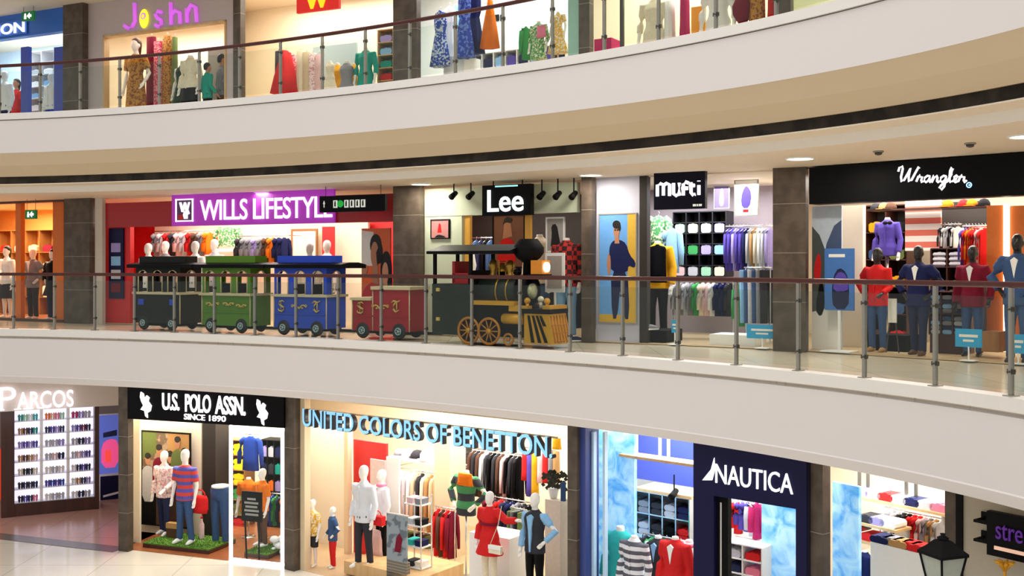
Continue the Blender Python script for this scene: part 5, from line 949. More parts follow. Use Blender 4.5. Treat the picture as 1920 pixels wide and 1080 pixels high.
for (a, b_, y0, y1, m_, nm, sh) in ((186, 223, 778, 888, mat('poster violet', '#5a6ac0', emit=.55), 'blue and pink lit poster beside the eyewear display', [(mat('poster pink', '#e8508a', emit=.7), [(.1, .1), (.1, .5), (.5, .6), (1, .55), (1, .1)]), (mat('poster deep', '#20285c', .5), [(.2, .62), (.2, .7), (.9, .74), (.9, .64)]), (mat('poster red', '#f0483c', emit=.8), [(.3, .2), (.3, .4), (.6, .4), (.6, .2)])]),
                                 (188, 223, 892, 943, 'navy panel', 'dark navy poster with a white line below the pink poster', [('white', [(.15, .22), (1, .32), (1, .4), (.15, .3)])])): picture(nm, LP, a, b_, y0, y1, .9, m_, 'white', 'lit_poster', shapes=sh, fw=.03)
ob('orange_poster', MB().box(-.3, .3, 0, .05, 0, 1.2), mat('poster ember', '#e8401c', emit=.5), None, LP.w(LP.s(-12, .6), .6, ZL + .3), LP.rz, label='glowing orange poster edge beyond the dark wooden case', cat='poster')
# --- shop with two horse rider marks
e, w, h = sign('shop_sign', 'black fascia with white block letters between two white rider emblems', LA, 239, 532, 722, 794, -.2, .3, 'black')
T2 = lambda px, py: (LA.s(px, -.2) - (LA.s(239, -.2) + LA.s(532, -.2)) / 2, LA.z(px, py, -.2) - LA.z(385.5, 794, -.2))
for t_, xa, xb, ya, yb in (('U.S.', 306, 338, 736, 768), ('POLO', 349, 397, 738, 772), ('ASSN.', 405, 462, 741, 776)):
    a, b_ = T2(xa, yb), T2(xb, ya + 2); text(t_, b_[0] - a[0], LA.z(xa, ya, -.2) - LA.z(xa, yb, -.2), GL, e, (a[0] + b_[0]) / 2, -.03, a[1], bold=.02, spacing=.92)
for t_, xa, xb, y_ in (('SINCE', 347, 386, 786), ('1890', 394, 425, 789)): a, b_ = T2(xa, y_), T2(xb, y_); text(t_, b_[0] - a[0], .115, GL, e, (a[0] + b_[0]) / 2, -.03, a[1], bold=.008)
for px, dy in ((274, 0), (492, 14)):
    P = [(-9, 735), (-4, 738), (-2, 748), (2, 741), (7, 745), (5, 752), (11, 760), (9, 770), (3, 774), (4, 783), (0, 780), (-2, 770), (-9, 768), (-4, 760), (-8, 752), (-10, 744)]
    ob('emblem_lettering', MB().prism([(T2(px + x, y + dy)[0], T2(px, y + dy)[1]) for x, y in P], -.03, 0), GL, e)
fpanel('wall_inner', LA, 250, 378, 786, 1020, 1.3, .1, 'beige wall', kind='structure', z0=ZL); fpanel('wall_inner', LA, 240, 262, 786, 1020, .5, .05, 'beige wall', kind='structure', z0=ZL)
SG = [(cloth('olive'), [(0, .7), (.3, .78), (.3, 1), (0, 1)]), (cloth('tan'), [(.55, .74), (1, .7), (1, 1), (.55, 1)]), ('matt black', [(0, 0), (0, .3), (.3, .36), (.4, 0)]), (cloth('brown'), [(.3, 0), (.3, .4), (1, .42), (1, 0)])]
for cx, cz, c in ((.12, .70, 'silver'), (.36, .80, 'maroon'), (.6, .74, 'charcoal'), (.9, .78, 'brown'), (.76, .9, 'olive')):
    SG += [(cloth(c), [(cx - .13, cz - .46), (cx - .14, cz - .14), (cx - .06, cz - .07), (cx + .06, cz - .07), (min(1, cx + .14), cz - .14), (min(1, cx + .12), cz - .46)]), ('skin', el(cx, cz, .055, .06)), ('hair', el(cx, cz + .04, .06, .035))]
picture('large framed photo poster of a group behind two mannequins', LA, 267, 355, 812, 985, 1.2, mat('poster dusk', '#6e5a44', .5, kind='floral', hx2='#a8927a', scale=5), 'matt black', shapes=SG)
struct('column', MB().box(-.16, .16, 0, .5, 0, 3.36), 'dark wall', LA.w(LA.s(392, 1.25), 1.25, ZL), LA.rz)
def turf(label, fr, px0, px1, y, k, dep):
    s0, s1 = fr.s(px0, k), fr.s(px1, k); e = empty('turf_platform', fr.w((s0 + s1) / 2, k, ZL), fr.rz, label, 'display platform'); w = s1 - s0
    ob('base', MB().box(-w / 2, w / 2, 0, dep, .004, .08), 'dark wood', e); b = MB()
    for i in range(700): x, y_ = random.uniform(-w / 2, w / 2), random.uniform(-.01, dep); b.add([(x - .012, y_, .1), (x + .012, y_, .1), (x + random.uniform(-.02, .02), y_ + random.uniform(-.02, .02), .135)], [(0, 1, 2)])
    b.box(-w / 2, w / 2, -.005, dep, .08, .105); o = ob('turf', b, 'turf', e); o['kind'] = 'stuff'
turf('green turf platform under the pink shirt and striped shirt mannequins', LA, 268, 392, 1030, .25, .92); turf('green turf platform behind the lit frame under the orange shirt mannequin', LA, 458, 503, 1055, .35, .7)
zt_ = ZL + .105
figure('white mannequin in a pink patterned shirt and dark jeans on turf', 308, 845, 0, LA, LA.d(308, .95), 'shirt', 'floral white', 'trousers', 'indigo', ('down', 'fwd'), zf=zt_, shoes='white', stride=.06)
figure('white mannequin in a red striped shirt and blue jeans on turf', 347, 842, 0, LA, LA.d(347, .5), 'tee', 'stripe red', 'trousers', 'denim', ('down', 'down'), zf=zt_, shoes='white', spread=.14)
o = ob('shoulder_bag', MB().rings([(0, 0, 0, .17, .06), (0, 0, .1, .2, .08), (0, 0, .3, .19, .08), (0, 0, .36, .16, .05)], 16), cloth('red'), None, LA.w(LA.s(375, .6), .6, LA.z(375, 962, .6)), LA.rz, label='red bag hanging from the hand of the striped shirt mannequin', cat='bag', rot=None); ob('strap', MB().torus((0, 0, .36), .12, .014, 'y', 16, 6, 0, PI), cloth('red'), o)
o = ob('shoulder_bag', MB().box(-.16, .16, -.06, .06, 0, .3), cloth('brown'), None, LA.w(LA.s(327, .8), .8, zt_), LA.rz, label='brown bag standing on the turf between two mannequins', cat='bag'); ob('flap', MB().box(-.165, .165, -.07, .065, .2, .31), cloth('tan'), o)
o = ob('bottle', MB().lathe([(.05, 0), (.055, .02), (.055, .3), (.02, .38), (.02, .44)], 12), cloth('rose'), None, LA.w(LA.s(378, .9), .9, zt_), LA.rz, label='pale pink bottle on the turf beside the striped shirt mannequin', cat='bottle'); ob('cap', MB().cyl((0, 0, .43), (0, 0, .47), .024, 10), cloth('red'), o)
e = empty('trouser_form', (*plan(413, LA.d(413, .9)), ZL), LA.rz, 'half mannequin of legs in blue jeans behind the red bag', 'mannequin')
q = (LA.z(413, 912, .9) - ZL) / 1.03
for nm, me, m_ in (('trousers', bottom_mesh('trousers'), cloth('denim')),): ob(nm, me, m_, e).scale = (q,) * 3
for sx in (-1, 1): a = legs_pts(sx)[2]; ob('shoe', MB().tube([a + Vector((0, .055, -.045)), a + Vector((0, 0, -.035)), a + Vector((sx * .01, -.19, -.058))], [.04, .046, .02], 10), 'white', e).scale = (q,) * 3
ob('waist_cap', MB().cyl((0, 0, 1.02 * q), (0, 0, 1.05 * q), .15 * q, 16), 'mannequin', e)
for nm, pa, pb, cs in (('narrow shelf behind the jeans form', 403, 427, ('white', 'yellow', 'yellow', 'cream')), ('shelf behind the lit frame', 434, 458, ('yellow', 'yellow', 'yellow', 'green', 'olive', 'red'))):
    cell, cw, ch = shelf_unit('wooden wall ' + nm + ' with yellow shirts', LA, pa, pb, 826, 826 + (28 if len(cs) > 4 else 42) * len(cs), 2.4, .4, 1, len(cs), 'wood', 'beige wall')
    for j, c in enumerate(cs):
        x, z = cell(0, j)
        for t_ in range(2): folded(f'{c} folded shirt, {("lower", "upper")[t_]} of two on {ORD[j]} board, {nm}', LA, x, 2.42, z + ch * .36 * t_, cw * .82, ch * .34, c, .3, 'folded shirts on the yellow shirt shelves')
cell, cw, ch = shelf_unit('dark wall shelf of lilac shirts behind the orange shirt mannequin', LA, 488, 526, 826, 985, 2.6, .4, 3, 5, 'matt black', 'grey wall')
for i in range(3):
    for j in range(5): x, z = cell(i, j); c = ['lilac', 'silver', 'navy', 'charcoal', 'teal', 'orange'][(j * 2 + i) % 6]; folded(f'{c} folded shirt in {ORD[i]} bay, {ORD[j]} board of the dark shelf', LA, x, 2.62, z, cw * .8, ch * .55, c, .3, 'folded shirts on the dark shelf')
hang('blue striped long shirt displayed above the orange shirt mannequin', LA, 470, 818, 882, 44, 1.9, 'blue', 'shirt', t=.1); rail('short chrome rail holding the blue striped long shirt', LA, 460, 480, 814, 1.9, None, .7)
row('the low rail behind the orange shirt mannequin', 'the lit frame', LA, 500, 545, 930, 985, 1.7, ['navy', 'blue', 'green', 'indigo', 'orange', 'teal'], 'shirt', label_rail='low rail of navy shirts behind the orange shirt mannequin', zf=ZL, group='shirts on the low rail')
figure('white mannequin in an orange polo shirt behind the black board', 492, 878, 0, LA, LA.d(492, .85), 'polo', 'orange', 'trousers', 'brown', ('bent', 'down'), zf=zt_, rz=-.5, shoes='white'); torso('headless form in an orange polo shirt behind the black board', LA, 466, 895, 960, 1.7, 'polo', 'orange', ZL)
e, w, h = sign('notice_board', 'black standing notice board with grey lines of print', LA, 453, 490, 922, 978, .15, .04, 'matt black'); zf = LA.z(471, 978, .15) - ZL
for i, (a, b_) in enumerate(((.3, .72), (.15, .85), (.2, .8), (.15, .88), (.2, .85))): ob('print_lettering', MB().box((a - .5) * w, (b_ - .5) * w, -.006, 0, h * (.72 - .13 * i), h * (.79 - .13 * i)), 'grey wall', e)
for x in (-w * .35, w * .35): ob('leg', MB().cyl((x, .02, 0), (x * .9, .05, -zf), .018, 8), 'matt black', e)
e = empty('lit_door_frame', LA.w(LA.s(431, .02), .02, ZL), LA.rz, 'glowing white square frame around the shop window', 'frame'); w = LA.s(532) - LA.s(431); h = LA.z(431, 798) - ZL; FW = mat('frame glow', '#ffffff', emit=2.4)
b = MB().box(0, .05, -.03, .03, 0, h).box(w - .05, w, -.03, .03, 0, h).box(0, w, -.03, .03, h - .05, h).box(0, w, -.03, .03, .0, .06); ob('frame', b, FW, e); ob('glass_pane', MB().box(.05, w - .05, -.006, .006, .06, h - .05), 'shop glass', e)
for i in range(9):
    s = LA.s(507 + (i % 3) * 9, .6); ob('stone', MB().ball((0, 0, .06), (.1, .1, .07), 10, 6), 'white', None, LA.w(s, .75 + .12 * (i % 2), ZL + .005 + .115 * (i // 3)), random.random() * 3, label=f'white rounded stone, {ORD[i % 3]} in the {ORD[i // 3]} layer of the pile behind the lit frame', cat='stone', group='white stones behind the lit frame')
# --- shop with long pale blue lettering
mat('header wood', '#e4cfab', .5, var=.04); mat('letter blue', '#86c4ee', .35, emit=.75); mat('letter side shadow', '#1d2530', .4)
fpanel('wall_header', LB, 563, 1064, 756, 772, .06, .25, 'header wood', kind='structure')
s0, s1 = LB.s(568, -.1), LB.s(1036, -.1); zb = -1.71; e = empty('shop_sign', LB.w((s0 + s1) / 2, -.1, zb), LB.rz, 'long row of pale blue capital letters with dark sides and modelled shadow across shop front', 'sign')
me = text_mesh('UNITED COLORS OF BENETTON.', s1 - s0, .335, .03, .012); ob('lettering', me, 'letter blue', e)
m2 = text_mesh('UNITED COLORS OF BENETTON.', s1 - s0, .335, .09, .012); ob('side_shadow_lettering', m2, 'letter side shadow', e, (.022, .032, -.008))  # dark offset copy: letter sides, with their shadow modelled in dark colour
ob('carrier_bar', MB().box(-(s1 - s0) / 2, (s1 - s0) / 2, .13, .16, .29, .32), 'header wood', e)
struct('trim_11', MB().box(0, .12, 0, .15, 0, 3.36), 'header wood', LB.w(LB.s(563), .0, ZL), LB.rz)
fpanel('wall_inner', LB, 571, 655, 780, 1072, 1.6, .1, mat('display cream', '#f0e7d8', .6, var=.02), kind='structure', z0=ZL); fpanel('wall_return', LB, 645, 652, 800, 1072, 1.3, .12, 'header wood', kind='structure', z0=ZL)
fpanel('red_screen', LB, 663, 724, 828, 1066, 1.5, .06, 'red wall', 'tall red panel behind the white shirt mannequin', 'panel')
fpanel('frosted_panel', LB, 694, 722, 862, 1040, 1.3, .03, mat('frost', '#e7cfc8', .4), 'pale frosted panel in front of the red panel', 'panel'); fpanel('white_screen', LB, 724, 748, 858, 1000, 1.35, .04, 'white', 'white screen panel beside the frosted panel', 'panel')
fpanel('plank_platform', LB, 645, 790, 1068, 1092, .25, 1.2, 'light wood', 'low pale wood platform under the window mannequins', 'platform')
zp = LB.z(680, 1068, .25)
figure('child mannequin in a yellow top and black shorts', 586, 936, 0, LB, LB.d(586, .3), 'tee', 'floral yellow', 'shorts', 'charcoal', ('down', 'down'), zf=ZL + .01)
figure('child mannequin in a blue top and red trousers', 624, 950, 0, LB, LB.d(624, .45), 'shirt', 'denim', 'trousers', 'red', ('bent', 'hip'), zf=ZL + .01, rz=-.5, spread=.07)
figure('white mannequin in a loose white shirt and charcoal trousers before the red panel', 682, 872, 0, LB, LB.d(682, .4), 'shirt', 'linen', 'trousers', 'charcoal', ('down', 'down'), zf=zp, shoes='white', stride=-.05)
figure('white mannequin in a white top and black trousers carrying a red bag', 716, 880, 0, LB, LB.d(716, 1.0), 'shirt', 'linen', 'trousers', 'black', ('bent', 'down'), True, zf=zp, rz=-.4, scarf='pink')
o = ob('handbag', MB().box(-.15, .15, -.06, .06, 0, .17), cloth('red'), None, LB.w(LB.s(708, .48), .48, LB.z(708, 984, .48)), LB.rz, label='red handbag held at the hip of the white top mannequin', cat='bag'); ob('handle', MB().torus((0, 0, .17), .09, .01, 'y', 16, 6, 0, PI), cloth('red'), o)
hang('long pink scarf cloth hanging beside the white shirt mannequin', LB, 706, 994, 1046, 20, .9, 'rose', 'drape', hook=False, t=.08, cat='scarf')
e, w, h = sign('poster_stand', 'grey photo poster stand on a wooden foot in the shop entrance', LB, 725, 762, 966, 1052, .25, .04, mat('poster mist', '#8f9aa4', .5, kind='floral', hx2='#5c6a76', scale=5)); ob('frame', MB().box(-w / 2 - .02, w / 2 + .02, .005, .05, h, h + .02), 'chrome', e); z = LB.z(744, 1052, .25) - ZL
ob('printed_figure', MB().prism([(-w * .1, h * .2), (w * .2, h * .2), (w * .3, h * .5), (w * .15, h * .62), (0, h * .5)], -.006, 0), cloth('maroon'), e); ob('slatted_foot', MB().box(-w / 2, w / 2, 0, .1, -z, 0), mat('slat grey', '#8a8378', .6, kind='slats', hx2='#6a645a', scale=6), e)
e = empty('wire_shelf', LB.w(LB.s(773, .6), .6, ZL), LB.rz, 'narrow chrome shelf rack with small goods beside the poster stand', 'shelf'); w = .42; H_ = LB.z(773, 930, .6) - ZL
for x in (-w / 2, w / 2):
    for y in (0, .3): ob('upright', MB().cyl((x, y, 0), (x, y, H_), .014, 8), 'chrome', e)
LV = [H_ * q for q in (.18, .42, .66, .9)]
for z in LV: ob('shelf_board', MB().box(-w / 2, w / 2, 0, .3, z - .01, z + .01), 'white', e)
for i, z in enumerate(LV):
    for q in range(2): c = ['charcoal', 'white', 'turquoise', 'navy', 'silver', 'black', 'rose', 'grey'][i * 2 + q]; o = ob('shoe_box', MB().box(-.07, .07, 0, .22, 0, .10), cloth(c), None, LB.w(LB.s(773, .6) + (-.1, .1)[q], .64, ZL + z + .01), LB.rz, label=f'{c} small box on the {ORD[i]} level up of the narrow chrome rack', cat='box', group='small boxes on the chrome rack'); ob('lid', MB().box(-.075, .075, -.005, .225, .07, .105), cloth(c), o)
fpanel('hat_shelf', LB, 728, 822, 862, 867, 2.6, .45, 'white', 'long white shelf with pale hats over the cream jackets', 'shelf')
zs = LB.z(775, 862, 2.6)
for i, (px, c, r) in enumerate(((742, 'grey', .12), (758, 'white', .14), (775, 'charcoal', .14), (798, 'white', .2))):
    o = ob('hat', MB().rings([(0, 0, 0, r, r * 1.05), (0, 0, r * .6, r * .95, r), (0, 0, r * 1.05, r * .6, r * .7), (0, 0, r * 1.2, .02, .02)], 16), cloth(c), None, LB.w(LB.s(px, 2.7), 2.82, zs), LB.rz, label=f'{c} hat, {ORD[i]} from the red panel on the long white shelf', cat='hat', group='hats on the long white shelf'); ob('brim', MB().cyl((0, 0, 0), (0, 0, .015), r * 1.25, 20), cloth(c), o)
row('the rail under the hat shelf', 'the white screen', LB, 738, 822, 886, 992, 2.5, ['white', 'cream', 'white', 'silver', 'white', 'beige', 'charcoal', 'cream', 'tan', 'beige'], 'jacket', rz=1.0, t=.08, label_rail='chrome rail of cream jackets under the hat shelf', wall=2.0, group='cream jackets under the hats')
row('the short back rail over the cream jackets', 'the white screen', LB, 748, 815, 1000, 1052, 2.7, ['charcoal', 'olive', 'black', 'brown', 'olive'], 'trousers', w=.32, label_rail='low chrome rail of dark trousers under the cream jackets', zf=ZL, group='dark trousers under the cream jackets')
struct('pillar', MB().box(-.2, .2, 0, .5, 0, 3.36), 'header wood', LB.w(LB.s(829, 2.2), 2.2, ZL), LB.rz)
cell, cw, ch = shelf_unit('cream wall shelf with dark folded clothes beside the wooden pillar', LB, 838, 886, 835, 905, 3.6, .4, 2, 2, 'white', 'header wood')
for i in range(2):
    for j in range(2): x, z = cell(i, j); folded(f'{["grey","brown","charcoal","black"][i * 2 + j]} folded jumper in {ORD[i]} bay, {ORD[j]} board by the wooden pillar', LB, x, 3.62, z, cw * .75, ch * .5, ["grey", "brown", "charcoal", "black"][i * 2 + j], .3, 'folded jumpers by the pillar')
row('the high back rail', 'the wooden pillar', LB, 886, 978, 850, 936, 3.2, ['brown', 'charcoal', 'brown', 'white', 'charcoal', 'black', 'charcoal', 'brown', 'rose', 'black', 'charcoal', 'black'], 'jacket', rz=.8, t=.09, label_rail='chrome high back rail of dark jackets', wall=1.4, group='dark jackets on the high back rail')
for i, (px, c, y1) in enumerate(((985, 'red', 900), (994, 'purple', 930), (1003, 'mustard', 936), (1014, 'rose', 905), (1024, 'red', 905), (1034, 'grey', 908), (1043, 'tan', 905))): hang(f'{c} long cloth hanging {ORD[i]} from the dark jackets', LB, px, 846, y1, 11, 2.9, c, 'drape', hook=True, t=.12, cat='scarf', group='long cloths by the dark jackets')
rail('chrome rail of red and yellow long cloths', LB, 980, 1050, 842, 2.9, None, 1.7); hang('bright orange cloth hanging high at the shop end', LB, 1044, 822, 842, 14, 2.4, 'mustard', 'drape', hook=False, t=.1, cat='cloth')
row('the low centre rail', 'the green jumper', LB, 912, 1000, 940, 1000, 2.8, ['maroon', 'charcoal', 'red', 'indigo', 'navy', 'grey', 'charcoal', 'black'], 'shirt', rz=.9, label_rail='low chrome centre rail of red and dark shirts', zf=ZL, group='shirts on the low centre rail')
row('the red cloth rail', 'the wooden pillar', LB, 818, 852, 956, 1044, 2.0, ['red', 'brown', 'red', 'maroon'], 'shirt', rz=1.1, t=.08, label_rail='chrome floor rail of red long shirts before the wooden pillar', zf=ZL, group='red long shirts')
torso('headless form in a green and dark banded jumper', LB, 874, 882, 965, 1.5, 'jersey', 'stripe green', ZL, poses=('hip', 'hip')); hang('orange scarf around the neck of the green banded jumper', LB, 872, 888, 910, 26, 1.2, 'orange', 'drape', hook=False, t=.1, cat='scarf')
row('the grey trousers rail', 'the red coat mannequin', LB, 960, 985, 958, 1034, 1.6, ['olive', 'grey', 'charcoal', 'olive'], 'trousers', w=.34, label_rail='short chrome rail of grey trousers behind the red coat', zf=ZL, group='grey trousers behind the red coat')
fpanel('display_plinth', LB, 880, 955, 1004, 1140, .35, .6, 'white', 'tall white display plinth behind the red coat mannequin', 'plinth'); fpanel('display_cabinet', LB, 1022, 1050, 938, 1150, .7, .3, mat('cabinet cream', '#eee2d2', .5), 'pale cream cabinet beside the vest mannequin', 'cabinet')
o = ob('plant_pot', MB().lathe([(.06, 0), (.09, .12), (.1, .16), (.02, .16)], 14), 'white', None, LB.w(LB.s(1036, .8), .83, LB.z(1043, 938, .7)), LB.rz, label='small dark leafy plant in a white pot on the cream cabinet', cat='plant'); b = MB()
for i in range(60):
    a, r, z = random.random() * 6.28, random.uniform(.05, .26), random.uniform(.16, .45); p = Vector((r * math.cos(a), r * math.sin(a) * .5, z)); b.add([p, p + Vector((.05, 0, .04)), p + Vector((.09, .01, -.01)), p + Vector((.04, 0, -.04))], [(0, 1, 2, 3)])
ob('foliage', b, mat('leaf dark', '#2c3222', .6), o)
fz = -4.0
e = figure('white mannequin in a belted red coat pointing with one arm', 918, 921, 0, LB, LB.d(918, -.02), 'coat', 'red', 'trousers', 'cream', ('down', 'out'), True, zf=fz, shoes='white')
ob('belt', MB().torus((0, 0, 0), .165, .016, 'z', 22, 6), cloth('maroon'), e, (0, 0, 1.06)).scale = (1, .78, 1.4)
o = ob('clutch_bag', MB().prism([(-.12, 0), (.12, 0), (.125, .13), (-.125, .13)], -.03, .03), cloth('cream'), None, LB.w(LB.s(929, -.25), -.25, LB.z(929, 1038, -.25)), LB.rz, label='cream clutch bag against the front of the red coat', cat='bag'); ob('flap', MB().prism([(-.125, .07), (.125, .07), (.125, .135), (-.125, .135)], -.037, -.028), 'white', o); ob('strap', MB().tube([(-.11, 0, .13), (-.02, .1, .45), (.02, .14, .75)], .006, 5), cloth('cream'), o)
figure('white mannequin in a black vest over a pale blue shirt, hand on hip', 1003, 924, 0, LB, LB.d(1003, -.02), 'shirt', 'sky', 'trousers', 'black', ('down', 'hip'), zf=fz - .05, shoes='black', over='charcoal')
a, b_ = LB.s(872, -.3), LB.s(1050, -.3); ob('window_plinth', MB().box(-(b_ - a) / 2, (b_ - a) / 2, 0, .62, 0, fz - .05 - ZL), 'light wood', None, LB.w((a + b_) / 2, -.3, ZL), LB.rz, label='low pale wood plinth under the red coat and vest mannequins', cat='plinth')
fpanel('blue_garment_panel', LB, 1051, 1058, 905, 940, .6, .05, cloth('denim'), 'small blue panel next to the dark stone column', 'panel')
# --- navy framed shop
mat('ice glow', '#9fd4f2', .4, emit=.55, var=.1); 
m = bpy.data.materials.new('ice panel'); m.use_nodes = True; nt = m.node_tree; b_ = nt.nodes['Principled BSDF']; tc = nt.nodes.new('ShaderNodeTexCoord'); n_ = nt.nodes.new('ShaderNodeTexNoise'); n_.inputs['Scale'].default_value = 3.2; n_.inputs['Detail'].default_value = 6; n_.inputs['Distortion'].default_value = 1.2
r_ = nt.nodes.new('ShaderNodeValToRGB'); r_.color_ramp.elements[0].color = lin('#4a9fe4'); r_.color_ramp.elements[0].position = .32; r_.color_ramp.elements[1].color = lin('#bce6fa'); r_.color_ramp.elements[1].position = .68
nt.links.new(tc.outputs['Object'], n_.inputs['Vector']); nt.links.new(n_.outputs[0], r_.inputs[0]); nt.links.new(r_.outputs[0], b_.inputs['Base Color']); nt.links.new(r_.outputs[0], b_.inputs['Emission Color']); b_.inputs['Emission Strength'].default_value = .55; MATS['ice panel'] = m
fpanel('ice_panel', LC, 1097, 1189, 790, 1100, .9, .08, 'ice panel', 'tall glowing pale blue water pattern panel beside the dark stone column', 'lit panel')
struct('trim_12', MB().box(0, .16, -.05, .3, 0, 3.36), mat('jamb blue', '#3a4a8c', .4), LC.w(LC.s(1086), 0, ZL), LC.rz)
for px in (1109, 1130): fpanel('glass_fin', LC, px, px + 4, 810, 1150, .1, .08, mat('fin pale', '#bfdcf4', .3), 'pale glazing fin in the navy shop window, ' + ('close to the stone column' if px < 1120 else 'away from the stone column'), 'glazing fin')
fpanel('wall_inner', LC, 1189, 1300, 800, 905, 2.6, .08, 'blue wall', kind='structure')
fpanel('overhead_shelf', LC, 1160, 1300, 861, 866, .8, .3, 'light wood', 'thin overhead shelf hung on white straps in the navy shop window', 'shelf')
for i, px in enumerate((1172, 1189, 1233, 1249)): s = LC.s(px, .9); z = LC.z(1230, 861, .8); ob('hanging_strap', MB().box(-.02, .02, 0, .03, 0, -1.15 - z), 'white paint', None, LC.w(s, .95, z), LC.rz, label=f'white hanging strap over the overhead shelf, {ORD[i]} from the pale blue panel', cat='strap', group='white straps of the overhead shelf')
cell, cw, ch = shelf_unit('wooden topped shelf rack with folded clothes in the navy shop window', LC, 1193, 1292, 928, 1010, 1.6, .5, 4, 2, 'chrome', 'cool wall', to_floor=ZL)
s0, s1 = LC.s(1190, 1.55), LC.s(1296, 1.55); ob('wooden_board', MB().box(-(s1 - s0) / 2, (s1 - s0) / 2, 0, .6, 0, .05), 'light wood', None, LC.w((s0 + s1) / 2, 1.55, LC.z(1242, 928, 1.6) + .012), LC.rz, label='pale wood board on top of the navy shop rack', cat='shelf')
for i in range(4):
    for j in range(2):
        x, z = cell(i, j); c = [['grey', 'charcoal', 'silver', 'navy'], ['silver', 'charcoal', 'black', 'red']][j][i]
        for t_ in range(2): folded(f'{c} folded jumper, {("lower", "upper")[t_]} of two in {ORD[i]} bay, {ORD[j]} board of the wooden topped rack', LC, x, 1.62, z + t_ * .1, cw * .8, .09, c, .35, 'folded jumpers on the wooden topped rack')
spot('small dark spotlight over the wooden topped rack', LC, 1264, 926, 1.5, LC.z(1264, 890, 1.5))
torso('headless form in a teal jumper before the pale blue panel', LC, 1163, 986, 1090, .6, 'jersey', 'turquoise', ZL, poses=('down', 'down')); torso('headless form in a grey and white striped jumper', LC, 1189, 1004, 1095, .15, 'shirt', 'stripe grey', ZL)
torso('headless form in a white shirt with black vest in the navy shop window', LC, 1234, 1004, 1095, .75, 'vest', 'charcoal', ZL); torso('headless form in a red jacket in the navy shop window', LC, 1266, 1006, 1100, .15, 'jacket', 'red', ZL); torso('headless form in a white and red top by the navy door frame', LC, 1292, 1012, 1110, .75, 'shirt', 'white', ZL, scarf='pink')
row('the low rail of the navy shop', 'the striped jumper', LC, 1205, 1296, 1012, 1080, 1.4, ['charcoal', 'green', 'olive', 'red', 'black', 'navy', 'white'], 'shirt', rz=.9, label_rail='low chrome rail of dark shirts in the navy shop window', zf=ZL, group='shirts in the navy shop window')
k_ = -.2; sx0, sx1 = LC.s(1300, k_), LC.s(1512, k_); ix0, ix1 = LC.s(1338, k_), LC.s(1492, k_); zi = LC.z(1415, 942, k_); W_ = sx1 - sx0
e = empty('shop_portal', LC.w(sx0, k_, ZL), LC.rz, 'navy blue shop portal with a white sail emblem and capital letters', 'shop portal')
b = MB(); b.box(0, ix0 - sx0, 0, .2, 0, 3.36); b.box(ix1 - sx0, W_, 0, .2, 0, 3.36); b.box(ix0 - sx0, ix1 - sx0, 0, .2, zi - ZL, 3.36); ob('surround', b, 'navy panel', e)
T3 = lambda px, py: (LC.s(px, k_) - sx0, LC.z(px, py, k_) - ZL)
a, c_ = T3(1343, 902), T3(1488, 930); zt3 = T3(1352, 873)[1]; zb3 = (a[1] + T3(1488, 930)[1]) / 2; text('NAUTICA', c_[0] - a[0], .27, mat('sign pure', '#ffffff', emit=1.15), e, (a[0] + c_[0]) / 2, -.02, zb3, bold=.0)
b = MB(); P = [T3(*p) for p in ((1318, 900), (1334, 880), (1340, 858), (1341, 880), (1336, 900))]; b.prism(P, -.02, 0); ob('sail_lettering', b, 'sign pure', e)
b = MB(); b.box(ix0 - sx0 - .0, ix0 - sx0 + .17, .1, .2, 0, zi - ZL - .02); ob('door_leaf', b, 'matt black', e); ob('door_edge', MB().box(ix0 - sx0 + .05, ix0 - sx0 + .075, .09, .1, 0, zi - ZL - .1), 'chrome', e)
fpanel('ice_panel', LC, 1428, 1492, 925, 1150, 1.6, .08, 'ice panel', 'glowing pale blue panel seen through the navy doorway', 'lit panel')
fpanel('wall_inner', LC, 1350, 1430, 900, 1150, 2.2, .06, 'white paint', kind='structure')
for i, (px, c, y1) in enumerate(((1364, 'white', 985), (1373, 'indigo', 985), (1384, 'red', 1000), (1392, 'purple', 992), (1402, 'purple', 996), (1412, 'silver', 1005), (1419, 'magenta', 1010))): hang(f'{c} jacket hanging {ORD[i]} in line inside the navy doorway', LC, px, 942, y1, 22, 1.7, c, 'jacket', rz=.5, group='jackets inside the navy doorway', t=.1)
rail('chrome rail inside the navy doorway', LC, 1355, 1426, 936, 1.7, None, .5)
cell, cw, ch = shelf_unit('white shelf with folded clothes inside the navy doorway', LC, 1356, 1428, 1022, 1105, 1.3, .4, 2, 3, 'white', 'white paint', to_floor=ZL)
for i in range(2):
    for j in range(3):
        x, z = cell(i, j); c = ['silver', 'red', 'indigo', 'pink', 'white', 'navy'][j * 2 + i]; folded(f'{c} folded shirt in {ORD[i]} bay, {ORD[j]} board inside the navy doorway', LC, x, 1.32, z, cw * .75, ch * .5, c, .3, 'folded shirts inside the navy doorway')
